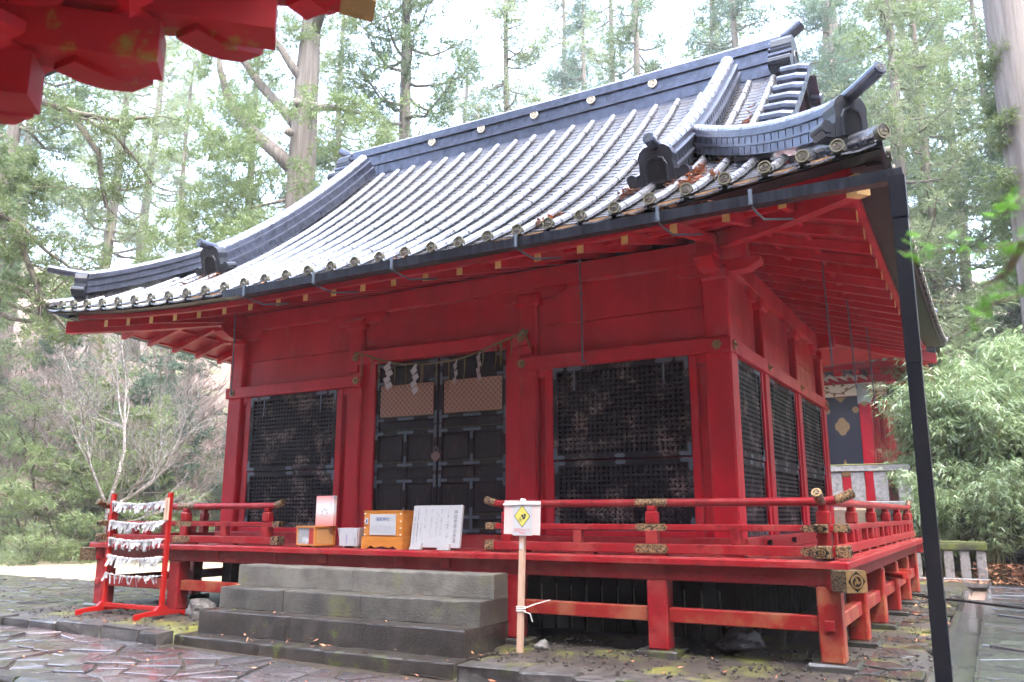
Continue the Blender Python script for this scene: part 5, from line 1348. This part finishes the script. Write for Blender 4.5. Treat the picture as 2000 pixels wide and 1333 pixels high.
def conifer(seed,H,h0,Rr,tr,nb,leafL=.26,leafw=.05,flat=.75,tuft=26,per=5,lean=(0,0),crad=.62):
    rs=NR(seed); P=trunk_path(H,lean,rs); m=MB()
    rad=[tr*(1.35 if i==0 else 1)*(1-.80*i/9) for i in range(10)]; m.tube(P,rad,12)
    PA=np.array(P); Vs=[]
    for i in range(nb):
        u=(i+rs.uniform(0,1))/nb; h=h0+(H-h0)*u**1.05; t=h/H; base=np.array([np.interp(t,np.linspace(0,1,10),PA[:,k]) for k in range(3)])
        az=rs.uniform(0,2*PI); Lb=(Rr*(1-u)**.75*rs.uniform(.6,1.1)+.5); 
        d=np.array([math.cos(az),math.sin(az),0]); br=[]
        for q in range(6):
            s=q/5; br.append(base+d*Lb*s+np.array([0,0,-.10*Lb*s+.28*Lb*(s**2.2)-.12*Lb*math.sin(s*PI)])+rs.normal(0,.05,3)*(q>0))
        br=np.array(br); m.tube([tuple(b) for b in br],[max(.015,tr*.28*(1-.85*q/5)*(1-.6*u)) for q in range(6)],5,False)
        nc=max(2,int(Lb/.62*1.15))
        for c in range(nc):
            s=.30+.75*(c+rs.uniform(0,1))/nc; s=min(s,1.03)
            cc=np.array([np.interp(s,np.linspace(0,1,6),br[:,k]) for k in range(3)])+rs.normal(0,.20,3)*[1,1,.6]
            r_=crad*rs.uniform(.6,1.25); v=rs.normal(0,1,(tuft,3)); v/=np.linalg.norm(v,axis=1)[:,None]; rr_=r_*rs.uniform(.45,1,(tuft,1))
            pts=cc+v*rr_*[1,1,flat]; dd=v+[0,0,-.15]+d*.5
            Vs.append(blades(pts,dd,leafL,leafw,rs,per))
    tm=m.mesh('trunk',True); return tm,blade_mesh('crown',Vs)
def bare(seed,H,tr,spread=.55,levels=5,up=.25,kids=(3,4),leaf=0):
    rs=random.Random(seed); m=MB(); tips=[]
    def grow(p,d,L,r_,lv):
        n=3; pts=[p]; dd=d
        for i in range(n):
            dd=(dd+Vector((rs.gauss(0,.16),rs.gauss(0,.16),rs.gauss(0,.10)+.03))).normalized(); pts.append(pts[-1]+dd*(L/n))
        m.tube(pts,[max(.004,r_*(1-.45*i/n)) for i in range(n+1)],6 if lv>=levels-1 else (4 if lv>1 else 3),False)
        if lv<=0: tips.append((pts[-1],dd)); return
        for k in range(rs.randint(*kids)):
            t=rs.uniform(.35,1.0); q=pts[min(n,int(t*n)+ (1 if k==0 else 0))]
            nd=(dd+Vector((rs.gauss(0,spread),rs.gauss(0,spread),rs.gauss(0,spread*.6)+up*.3))).normalized()
            grow(q,nd,L*rs.uniform(.55,.8),r_*rs.uniform(.45,.62),lv-1)
        if lv>=2: grow(pts[-1],(dd+Vector((rs.gauss(0,.2),rs.gauss(0,.2),.1))).normalized(),L*.75,r_*.6,lv-1)
    grow(Vector((0,0,-.3)),Vector((rs.gauss(0,.08),rs.gauss(0,.08),1)).normalized(),H*.38,tr,levels)
    return m.mesh('trunk'),tips
def shrub(seed,Rr,H,n,leafL=.16,leafw=.045,flat=.8,stems=7,tuft=30,per=4):
    rs=NR(seed); m=MB(); Vs=[]
    for i in range(stems):
        az=rs.uniform(0,2*PI); r_=Rr*rs.uniform(.3,.9); m.tube([(0,0,-.2),(math.cos(az)*r_*.4,math.sin(az)*r_*.4,H*.45),(math.cos(az)*r_,math.sin(az)*r_,H*rs.uniform(.7,1))],[.05,.03,.01],5,False)
    for i in range(n):
        az=rs.uniform(0,2*PI); r_=Rr*math.sqrt(rs.uniform(0,1)); z=H*rs.uniform(.15,1)*(1-.45*(r_/Rr)**2)
        c=np.array([math.cos(az)*r_,math.sin(az)*r_,z]); rad=rs.uniform(.25,.5); v=rs.normal(0,1,(tuft,3)); v/=np.linalg.norm(v,axis=1)[:,None]
        Vs.append(blades(c+v*rad*rs.uniform(.4,1,(tuft,1))*[1,1,flat*.7],v+[0,0,.3],leafL,leafw,rs,per))
    return m.mesh('stem'),blade_mesh('foliage',Vs)
def plant(name,label,cat,loc,parts,rz=0,sc=1,group=None,sz=None):
    t=thing(name,label,cat,loc,rz,group,local=True); t.scale=(sc,sc,sz or sc)
    for nm,me,mt in parts:
        o=bpy.data.objects.new(nm,me); COL.objects.link(o); o.parent=t
        if len(me.materials)==0: me.materials.append(mt)
        elif me.materials[0]!=mt: o.material_slots[0].link='OBJECT'; o.material_slots[0].material=mt
    return t
def gz(x,y):
    z=groundz(x,y)
    if -14<x<30 and 13.5<y<26: z=max(z,1.68)
    return z
CF,PF,BF,SF,FF=(LEAF[k] for k in('cedar_foliage','pale_foliage','blue_green_foliage','shrub_foliage','fir_foliage'))
# --- the big old cedar behind the left of the roof, with dead limbs
P_=[(-.3,.2,-.4),(-.2,.15,3),(0,0,8),(.1,-.1,12),(.25,-.2,16),(.35,-.3,19),(.5,-.35,22),(.7,-.5,26),(.8,-.5,31)]
m=MB(); m.tube(P_,[.8,.66,.6,.56,.54,.48,.38,.26,.1],16)
big=[([(.1,-.2,15.2),(-.9,-.4,16.2),(-2.2,-.7,17.4),(-3.4,-.9,18.8),(-4.1,-1,20.6),(-4.4,-1,22)],[.36,.30,.26,.20,.14,.07]),
     ([(.1,-.2,17.0),(-.6,-.5,18.0),(-1.6,-.9,19.2),(-2.6,-1.1,20.6),(-3.0,-1.2,22)],[.26,.22,.19,.14,.06]),
     ([(.5,-.3,18.0),(1.4,-.6,17.6),(2.6,-.8,17.2),(3.8,-.9,16.6)],[.24,.18,.12,.05]),
     ([(.5,-.3,18.8),(.1,-.9,19.6),(-.3,-1.2,20.4),(-.6,-1.3,20.9)],[.20,.18,.14,.08]),
     ([(.5,-.3,21),(1.5,-.6,22.6),(2.8,-.8,22.2),(4.5,-1,22.6),(6,-1.2,23.4)],[.24,.2,.17,.12,.05]),
     ([(.3,-.2,13.0),(1.3,-.5,13.6),(2.3,-.6,13.4)],[.10,.07,.03]),([(.2,-.2,14.2),(-.6,-.8,13.9),(-1.8,-1.2,13.7)],[.09,.06,.03])]
for p,r_ in big: m.tube(p,r_,8)
for p,d in(((.3,-.9,16.6),(-.1,-1,.2)),((.6,-.9,17.8),(.2,-1,.1))): m.cyl(p,(p[0]+d[0]*.25,p[1]+d[1]*.25,p[2]+d[2]*.25),.17,.16,10)
old_trunk=m.mesh('trunk',True)
rs=NR(77); Vs=[]
def clumps(cs,rad,n,per,L,w,flat=.7,dirv=(0,0,-.1)):
    for c in cs:
        r_=rad*rs.uniform(.6,1.2); v=rs.normal(0,1,(n,3)); v/=np.linalg.norm(v,axis=1)[:,None]
        Vs.append(blades(np.array(c)+v*r_*rs.uniform(.4,1,(n,1))*[1,1,flat],v+np.array(dirv),L,w,rs,per))
cs=[]
for i in range(260):   # low skirts of foliage
    a=rs.uniform(0,2*PI); r_=rs.uniform(2.0,5.2); zt=rs.uniform(10.5,18.6)-r_*.3; xx,yy=r_*math.cos(a)*1.1,r_*math.sin(a)-.3; xp=xx*.87+yy*.5
    if abs(xp)<1.2 and zt>14.2 and rs.uniform()<.7: continue
    cs.append((xx,yy,zt))
clumps(cs,.66,40,6,.22,.045)
cs=[]
for p,_ in big:
    for q in p[2:]:
        for k in range(5): cs.append((q[0]+rs.normal(0,.7),q[1]+rs.normal(0,.7),q[2]+rs.normal(0,.6)))
for i in range(70): a=rs.uniform(0,2*PI); r_=rs.uniform(.6,3.4); cs.append((r_*math.cos(a)+.5,r_*math.sin(a)-.3,rs.uniform(19.5,29)))
clumps(cs,.55,26,5,.22,.045)
plant('old_cedar_tree','massive old cedar with bare broken limbs rising behind the roof','tree',(-15.7,12.6,-.2),[('trunk',old_trunk,BARK),('crown',blade_mesh('crown',Vs),SF)])
# --- other conifers
con=[conifer(101,30,9,4.2,.42,62),conifer(102,27,7,3.8,.38,58),conifer(103,24,3.5,3.6,.32,60,flat=.6),conifer(104,20,2,3.4,.26,56,.24,.05,.5)]
def tree(i,name,label,x,y,rz,sc,lm,bm=BARK,group=None,sz=None):
    tm,cm=con[i]; return plant(name,label,'tree',(x,y,gz(x,y)),[('trunk',tm,bm),('crown',cm,lm)],rz,sc,group,sz)
G1='tall cedars behind the shrine hall'
tree(0,'cedar_tree','tall cedar with a straight mossy trunk next to the massive old cedar',-14.2,17.6,.4,1.15,CF,group=G1)
tree(1,'cedar_tree','slim pale cedar between the taller cedars above the roof ridge',-13.5,25.0,1.6,1.1,PF,group=G1)
tree(2,'cedar_tree','broad conifer rising behind the right end of the roof ridge',5.2,25.5,2.2,1.2,PF,group=G1)
tree(0,'cedar_tree','reddish-trunked cedar at the edge of the sandy yard',-24.5,5.6,2.6,1.0,CF,group=G1)
tree(3,'cedar_tree','dense low cedar beside the bamboo behind the rear hall',10.5,29,.3,1.25,BF,group=G1)
tree(1,'cedar_tree','cedar with bare lower trunk on the wooded slope left of the hall',-35,17,2.9,1.1,PF,BARKP,group=G1)
FAR=[(-12,38,2,1.5),(-5,41,2,1.6),(0,46,2,1.7),(-20,46,2,1.7),(-24,38,3,1.6),(5,52,2,1.8),(-10,55,3,2.0),(-1,60,2,2.0),(6.5,31,2,1.25),(11.5,31,2,1.1),(15.5,40,2,1.4),(7,45,3,1.6),(12.5,36,3,1.4),(2.5,31.5,3,1.2),(-31,24,0,1.0),(-24,24,1,1.1),(-19,31,2,1.1),(-9,33,0,1.2),(-3,36,3,1.3),(2,38,1,1.2),(9,38,2,1.2),(15,33,0,1.1),(18,26,3,1.1),(-28,33,3,1.2),(-40,26,2,1.1),(-46,18,0,1.1),(-38,12,3,.9),(-50,30,1,1.3),(-16,42,1,1.3),(-7,45,2,1.4),(13,24,1,1.0),(20,36,0,1.3),(-42,6,1,1.0),(-33,9.5,2,.75)]
for k,(x,y,i,sc) in enumerate(FAR):
    tree(i,'misty_conifer','hazy %s conifer with %s in the woods behind the shrine'%(('pale green','blue-green','mid green')[k%3],('a tall bare lower trunk','a slim narrow crown','a broad crown','dense low branches')[i]),x,y,k*1.3,sc,(PF,BF,CF)[k%3],group='hazy %s conifers of shape %s'%(('pale green','blue-green','mid green')[k%3],('tall','slim','broad','low')[i]))
WT=[];WC=[];wf=0  # unseen trees added behind the camera, blocking low sky to darken the upper wall
rw_=random.Random(8)
for k in range(64):
    a=R(190)+(k%32+.5)/32*R(208); rad=rw_.uniform(17,24) if k<32 else rw_.uniform(25,36); x,y=7+math.cos(a)*rad,-10+math.sin(a)*rad
    tm,cm=conifer(600+k,rw_.uniform(20,28),1.5,4.8,.4,30,.9,.5,.7,9,3,crad=.95)
    v=np.empty(len(cm.vertices)*3,dtype=np.float32); cm.vertices.foreach_get('co',v); WC.append(v.reshape(-1,3)+[x,y,-.2]); bpy.data.meshes.remove(tm); bpy.data.meshes.remove(cm)
WV=np.concatenate(WC); wo=link('unseen_woods',np_mesh('unseen_woods',WV,np.arange(len(WV)).reshape(-1,3)),WOODL,kind='stuff'); wo['label']='dense unseen cedar woods added on the near side to block low sky'
# near trunk on the right
m=MB(); m.tube([(-.1,0,-.3),(0,0,2),(0,0,6),(.02,-.1,10),(-.05,-.3,14),(-.1,-.5,20)],[.75,.58,.53,.50,.47,.4],18); rt_=m.mesh('trunk',True)
rs=NR(5); Vs=[]
for z in(8.6,9.1,10.6,11.2,12.3,7.4):
    a=rs.uniform(2.6,4.6); 
    for k in range(5): 
        c=(math.cos(a)*.55+rs.normal(0,.12),math.sin(a)*.55+rs.normal(0,.12),z+rs.normal(0,.22)); clumps([c],.30,34,6,.20,.03,1)
for k in range(46):
    a=rs.uniform(0,2*PI); r_=rs.uniform(1,4); clumps([(r_*math.cos(a)-.5,r_*math.sin(a)+2,rs.uniform(13.5,20))],.55,22,5,.2,.04)
plant('pale_trunk_tree','stout pale-barked tree with mossy streak beside the side path','tree',(8.95,11.2,-.15),[('trunk',rt_,BARKP),('crown',blade_mesh('crown',Vs),SF)])
# leafless trees and shrubs on the left slope
bt=[bare(201,7,.07),bare(202,6,.06,.6),bare(203,9,.10,.5),bare(204,5,.045,.7)]
rb=random.Random(12)
BT=[(-17.2,6.6,2,1.0),(-20,9.5,0,1.0),(-23,12,1,1.1),(-19,13.5,3,1.2),(-26,15.5,2,1.0),(-22,17,0,1.1),(-29,11,1,1.1),(-31,15,3,1.4),(-27,8.5,3,1.2),(-33,20,2,1.1),(-25,20,1,1.2),(-37,15,0,1.2),(-40,20,2,1.2),(-36,9,1,1.1),(-21,21.5,0,1.1),(-30,6.5,0,1.0),(-18,24,2,1.2),(-44,13,0,1.3),(-28,18,3,1.3),(-24,10,3,1.0),(-16,20,1,1.1),(-34,12.5,3,1.3),(-39,17,3,1.5)]
for k,(x,y,i,sc) in enumerate(BT):
    plant('bare_tree','speckled leafless tree leaning beside the paper rack' if k==0 else 'leafless %s tree with pale twigs on the slope beyond the yard'%('upright','spreading','tall slender','low bushy')[i],'tree',(x,y,gz(x,y)),[('trunk',bt[i][0],SPECK if k==0 else TWIG)],rb.uniform(0,6),sc,None if k==0 else '%s leafless trees beyond the yard'%('upright','spreading','tall','bushy')[i])
sb_=[shrub(301,1.6,1.8,26),shrub(302,2.2,2.6,34,flat=.45),shrub(303,1.3,1.3,22)]
fir=[conifer(310,6.5,.6,2.6,.09,34,.17,.05,.28,22,5,crad=.5),conifer(311,5,.5,2.2,.07,30,.17,.05,.28,22,5,crad=.45)]
SH=[(-18.6,8.2,1,.8),(-20.6,6.2,2,1.0),(-22.5,8.6,0,.9),(-17.2,10,2,1.1),(-27.5,10,0,1.1),(-21,7.6,0,1.0),(-25,10.5,1,1.0),(-28,13.5,0,1.2),(-23,15,2,1.2),(-19.5,11,1,.8),(-30,9,1,1.2),(-33,17,1,1.3),(-27,20,0,1.4),(-18,17,2,1.1),(-36,12,0,1.4),(-21.5,13,0,.9),(-31,19,2,1.5),(-24,6.6,2,1.0),(-38,18,1,1.4),(-26,17,1,1.1)]
for k,(x,y,i,sc) in enumerate(SH):
    a,b=sb_[i]; plant('shrub','%s %s evergreen shrub at the foot of the wooded slope'%(('rounded','broad','low')[i],('fresh green','dull green','yellow-green')[k%3]),'shrub',(x,y,gz(x,y)),[('stem',a,TWIGD),('foliage',b,(SF,PF,FF)[k%3])],rb.uniform(0,6),sc,'%s %s shrubs at the foot of the slope'%(('rounded','broad','low')[i],('fresh green','dull green','yellow-green')[k%3]))
FI=[(-19.4,8.9,1,1.15),(-21.3,11.4,0,1.0),(-24.6,8.6,1,1.25),(-25.5,14.2,0,1.3),(-22.4,10.2,0,1.15),(-20.2,15.5,1,1.2),(-26.5,12.6,1,1.2),(-29.5,17.5,0,1.3),(-17.5,14.2,1,1.1),(-33.5,14.3,0,1.2)]
for k,(x,y,i,sc) in enumerate(FI):
    a,b=fir[i]; plant('young_fir','%s young fir with flat layered %s sprays on the slope'%(('tall','small')[i],('pale green','blue-green')[k%2]),'tree',(x,y,gz(x,y)),[('trunk',a,TWIGD),('crown',b,FF if k%2==0 else BF)],rb.uniform(0,6),sc,'%s %s young firs'%(('tall','small')[i],('pale','blue-green')[k%2]))
# overhanging pine at the left, trunk outside the picture
def sc16(p): return (7.495+(p[0]-7.495)*1.5,-10.606+(p[1]+10.606)*1.5,1.518+(p[2]-1.518)*1.5)
m=MB(); m.tube([sc16(p) for p in((-10.1,-3.0,-.1),(-9.9,-3.1,3),(-9.7,-3.3,7),(-9.4,-3.6,10))],[.42,.36,.3,.2],10)
LB=[[(-9.7,-3.6,7.4),(-7.9,-3.09,7.01),(-7.29,-2.65,6.65),(-6.94,-2.34,6.19),(-6.57,-2.05,5.88),(-6.29,-1.88,5.83)],[(-9.8,-3.4,6.1),(-8.03,-2.85,5.74),(-7.33,-2.39,5.47),(-6.93,-2.06,5.06),(-6.73,-1.87,4.75),(-6.49,-1.72,4.7)],
    [(-9.5,-3.6,9.3),(-6.9,-2.97,8.91),(-6.21,-2.5,8.59),(-5.64,-2.09,8.23),(-5.4,-1.86,7.87),(-5.13,-1.58,7.35)],[(-6.9,-2.97,8.9),(-6.21,-2.5,8.62),(-5.57,-2.12,8.5),(-5.09,-1.85,8.55)],[(-7.4,-2.7,6.7),(-7.2,-2.5,6.0),(-7.0,-2.3,5.4),(-7.05,-2.25,5.0)],[(-6.3,-2.5,8.6),(-5.9,-2.2,7.9),(-5.85,-2.1,7.3),(-5.8,-2.0,6.9)]]
rs=NR(9); Vs=[]; fol=[]
for L in LB:
    pts=[sc16(p) for p in L]; m.tube(pts,[.10,.085,.065,.05,.035,.018][:len(pts)],7)
    for a,b in zip(pts[1:-1],pts[2:]):
        for k in range(5):
            t=rs.uniform(0,1); q=[a[i]+(b[i]-a[i])*t for i in range(3)]; e=[q[0]+rs.normal(0,.7),q[1]+rs.normal(0,.7),q[2]+rs.normal(-.25,.4)]; mid=[(q[i]+e[i])/2+rs.normal(0,.1) for i in range(3)]
            m.tube([q,mid,e],[.02,.013,.006],4,False); fol.append(e)
            if rs.uniform()<.5: fol.append(mid)
lt=m.mesh('trunk',True); clumps(fol,.26,16,4,.16,.035,.6)
cs=[]
for k in range(26): cs.append(sc16((-7.6+rs.normal(0,.38),-2.7+rs.normal(0,.3),7.6+rs.normal(0,.45))))
for k in range(24): cs.append(sc16((-7.5+rs.normal(0,.35),-2.6+rs.normal(0,.3),6.3+rs.normal(0,.35))))
clumps(cs,.34,26,5,.17,.035,.55)
t=thing('overhanging_pine','evergreen with dark drooping branches reaching over the sandy yard','tree',(-18.8,.7,-.2))
link('trunk',lt,TWIGD,t); link('crown',blade_mesh('crown',Vs),SF,t)
# bamboo
def bamboo(seed,n,Rr,H,nl):
    rs=NR(seed); m=MB(); T=[]
    for i in range(n):
        a=rs.uniform(0,2*PI); r_=Rr*rs.uniform(0,.6); b=np.array([math.cos(a)*r_,math.sin(a)*r_,-.1]); az=rs.uniform(0,2*PI); h=H*rs.uniform(.6,1.05); ln=rs.uniform(.3,.9)*h*.4
        pts=[b+np.array([math.cos(az)*ln*t**2.2,math.sin(az)*ln*t**2.2,h*(t-.18*t**3)]) for t in np.linspace(0,1,6)]
        m.tube([tuple(p) for p in pts],[.014,.013,.011,.009,.006,.003],5,False); pts=np.array(pts)
        for k in range(nl):
            t=rs.uniform(.18,1)**.8; c=np.array([np.interp(t,np.linspace(0,1,6),pts[:,q]) for q in range(3)]); a2=rs.uniform(0,2*PI); rr_=rs.uniform(.05,.42)*(1.1-.4*t)
            c=c+[math.cos(a2)*rr_,math.sin(a2)*rr_,rs.uniform(-.06,.12)]
            for q in range(4):
                d=np.array([math.cos(a2+rs.normal(0,.7)),math.sin(a2+rs.normal(0,.7)),-.25+rs.normal(0,.3)]); d/=np.linalg.norm(d); L=rs.uniform(.17,.30); s=np.cross(d,[0,0,1]+rs.normal(0,.4,3)); s/=np.linalg.norm(s); w=.016
                T.append([c,c+d*L*.35+s*w+[0,0,.012],c+d*L+[0,0,-.05],c+d*L*.35-s*w+[0,0,.012]])
    V=np.array(T).reshape(-1,3); return m.mesh('culm'),np_mesh('foliage',V,np.arange(len(V)).reshape(-1,4))
bm_=[bamboo(400+i,26,1.1,(3.6,3.0,4.4)[i],64) for i in range(3)]
BB=[(6.2,12.75,2,.75),(7.3,12.95,2,.8),(8.6,13.0,0,.8),(6.2,14.75,0,1.1),(7.1,15.0,2,1.15),(6.3,14.6,2,.95),(7.5,14.5,0,1.0),(8.7,14.7,1,1.1),(9.9,14.6,0,1.0),(6.8,15.8,0,1.2),(8.2,15.9,2,1.1),(9.6,16.0,2,1.05),(11.2,15.4,1,1.3),(7.4,17.6,2,1.3),(9.0,18,2,1.4),(10.8,18,0,1.6),(5.7,15.4,1,.8),(12.5,17,2,1.2),(6.4,18.6,2,1.25),(8.4,20.5,2,1.6),(11.5,20.5,2,1.6)]
for k,(x,y,i,sc) in enumerate(BB):
    a,b=bm_[i]; plant('bamboo_clump',('%s clump of glossy bamboo in the %s row on the terrace'%(('rounded','low','tall arching')[i],'front' if y<15.1 else ('middle' if y<17 else 'rear'))) if y>13.2 else '%s bamboo clump rooted between the low stone fence and the retaining wall'%('rounded','low','tall arching')[i],'bamboo',(x,y,1.68 if y>13.2 else 0),[('culm',a,CULM),('foliage',b,BAMBOO)],rb.uniform(0,6),sc,'%s bamboo clumps, row %s'%(('rounded','low','tall')[i],'below the terrace' if y<13.2 else 'front' if y<15.1 else ('middle' if y<17 else 'rear')))
a,b=bm_[1]; plant('bamboo_sprig','stray bamboo sprigs arching over the terrace stone fence','bamboo',(5.35,14.35,2.1),[('culm',a,CULM),('foliage',b,BAMBOO)],2.0,.42)
# leafless bush by the rear hall
plant('bare_bush','small reddish leafless bush in front of the rear hall','bush',(5.6,15.0,2.3),[('stem',bt[3][0],DEADLEAF)],.4,.42)
# maple sapling close to the camera at the right
m=MB(); rs=NR(3); Ms=[]
MP=[[(7.95,-7.6,-.2),(7.93,-7.8,1.2),(7.83,-8.0,2.25),(7.63,-8.11,2.23),(7.51,-8.17,2.20),(7.40,-8.235,2.205),(7.35,-8.265,2.20)],[(7.90,-7.9,1.7),(7.79,-7.99,2.1),(7.61,-8.09,2.09),(7.53,-8.13,2.06),(7.46,-8.15,1.99)],[(7.86,-7.96,2.1),(7.80,-8.02,2.34),(7.65,-8.13,2.36),(7.59,-8.15,2.30)],[(7.63,-8.11,2.23),(7.58,-8.10,2.15),(7.52,-8.12,2.12)]]
for L in MP: m.tube(L,[.012,.009,.005,.003,.002,.002,.0015][:len(L)],5)
def mleaf(c,s,rs):
    Mx=(Matrix.Rotation(rs.uniform(0,6.28),3,'Z')@Matrix.Rotation(rs.normal(0,.5),3,'X')@Matrix.Rotation(rs.normal(0,.5),3,'Y')); T=[]
    for a,l in((-1.9,.45),(-1.1,.75),(-.45,.95),(0,1.05),(.45,.95),(1.1,.75),(1.9,.45)):
        p=[(0,0,0),(math.sin(a-.16)*l*.5,math.cos(a-.16)*l*.5,.02),(math.sin(a)*l,math.cos(a)*l,-.06),(math.sin(a+.16)*l*.5,math.cos(a+.16)*l*.5,.02)]
        T.append([tuple(Vector(c)+Mx@(Vector(q)*s)) for q in p])
    return T
LT=[]
for L in MP:
    for a,b in zip(L[2:-1] if len(L)>5 else L[1:-1],L[3:] if len(L)>5 else L[2:]):
        for k in range(11):
            t=rs.uniform(0,1); c=[a[i]+(b[i]-a[i])*t+rs.normal(0,.016) for i in range(3)]; LT+=mleaf(c,rs.uniform(.026,.042),rs)
LV=np.array(LT).reshape(-1,3)
t=thing('maple_sapling','slender maple sapling with fresh green leaves beside the downpipe','tree',(7.95,-7.6,-.2))
link('stem',m.mesh('stem'),TWIGD,t); link('foliage',np_mesh('foliage',LV,np.arange(len(LV)).reshape(-1,4)),MAPLE,t)
# ------------------------------------------------------------------ litter
def litter(name,label,pts,s,mt,seed,cat=None):
    rs=NR(seed); T=[]
    for p in pts:
        a=rs.uniform(0,6.28); L=s*rs.uniform(.5,1.4); w=L*rs.uniform(.12,.45); d=Vector((math.cos(a),math.sin(a),rs.normal(0,.25))); n=Vector((-math.sin(a),math.cos(a),rs.normal(0,.3))); c=Vector(p)
        T+= [c-d*L,c+n*w,c+d*L+Z_*rs.uniform(0,.3)*L,c-n*w]
    V=np.array([tuple(v) for v in T]); o=link(name,np_mesh(name,V,np.arange(len(V)).reshape(-1,4)),mt,kind='stuff'); o['label']=label; return o
def pebbles(name,label,pts,s,mt,seed):
    rs=NR(seed); V=[];F=[]
    O=np.array([(1,0,0),(-1,0,0),(0,1,0),(0,-1,0),(0,0,1),(0,0,-1)],float); T=[(0,2,4),(2,1,4),(1,3,4),(3,0,4),(2,0,5),(1,2,5),(3,1,5),(0,3,5)]
    for i,p in enumerate(pts):
        q=O*[rs.uniform(.6,1.5),rs.uniform(.6,1.5),rs.uniform(.35,.7)]*s*rs.uniform(.4,1.6); a=rs.uniform(0,6.28); c,d=math.cos(a),math.sin(a)
        q=np.stack([q[:,0]*c-q[:,1]*d,q[:,0]*d+q[:,1]*c,q[:,2]],1)+rs.normal(0,s*.12,(6,3)); V.append(q+np.array(p)); F+= [(k[0]+i*6,k[1]+i*6,k[2]+i*6) for k in T]
    o=link(name,np_mesh(name,np.concatenate(V),F),mt,kind='stuff'); o['label']=label; return o
rs=NR(44)
pebbles('gravel','small dark stones and grit in the soil before the veranda',[(rs.uniform(2.35,6.7),rs.uniform(-2.6,-.2),.0) for k in range(650)]+[(rs.uniform(-6.6,-2.3),rs.uniform(-2.6,-.2),.0) for k in range(350)]+[(rs.uniform(5.9,6.75),rs.uniform(-2.5,9),.0) for k in range(400)],.018,EARTHP,4)
rs=NR(15)
pts=[(rs.uniform(4.5,14),y,.04+rs.uniform(0,.25)*max(0,(y-12.2))) for y in rs.uniform(11.2,13.2,1500)]+[(6.9+abs(rs.normal(0,1.6)),12.6+rs.normal(0,.35),.10+rs.uniform(0,.3)) for k in range(900)]
litter('fallen_leaves','brown fallen leaves heaped against the retaining wall',pts,.075,DEADLEAF,1)
pts=[(rs.uniform(-6,6.7),rs.uniform(-2.6,-.3),.015) for k in range(170)]+[(rs.uniform(6,6.8),rs.uniform(-1,8),.03) for k in range(70)]+[(rs.uniform(-6,3),rs.uniform(-4.6,-2.9),-.13) for k in range(45)]+[(rs.uniform(-2.1,2.1),y,z+.012) for y,z in((-2.6,-.05),(-2.45,-.05),(-2.2,.25),(-1.9,.53),(-1.8,.53)) for k in range(7)]
litter('cedar_litter','scattered reddish cedar needles on the ground and steps',pts,.035,DEADLEAF,2)
pts=[]
for x,d,sx2,sd2,n in((4.45,1.55,.10,.16,150),(4.62,.95,.18,.10,120),(-4.45,1.6,.12,.35,170),(2.9,.55,.05,.10,40),(4.75,2.9,.05,.5,160),(3.75,1.3,.08,.12,80),(-4.05,1.2,.1,.15,80)):
    for k in range(n): xx=x+rs.normal(0,sx2); dd=max(.05,d+rs.normal(0,sd2)); pts.append((xx,YE+dd,zf(xx,dd)-.03+abs(rs.normal(0,.035))))
for k in range(26): pts.append((rs.uniform(-2.2,5.5),-2.36+rs.normal(0,.02),4.79))
litter('roof_litter','clumps of dead cedar needles caught between the roof tiles',pts,.06,DEADLEAF,3)
# ------------------------------------------------------------------ damp air
hz=MB().box(-200,200,-140,240,-2.5,60).obj('haze',None); hz['kind']='stuff'; hz['label']='thin rain mist filling the valley air'
hm=bpy.data.materials.new('rain_mist'); hm.use_nodes=True; n=hm.node_tree; n.nodes.remove(n.nodes['Principled BSDF'])
pv_=n.nodes.new('ShaderNodeVolumePrincipled'); pv_.inputs['Color'].default_value=(.96,.97,1,1); pv_.inputs['Density'].default_value=.0007; pv_.inputs['Anisotropy'].default_value=.2
n.links.new(pv_.outputs[0],n.nodes['Material Output'].inputs['Volume']); hz.data.materials.append(hm)
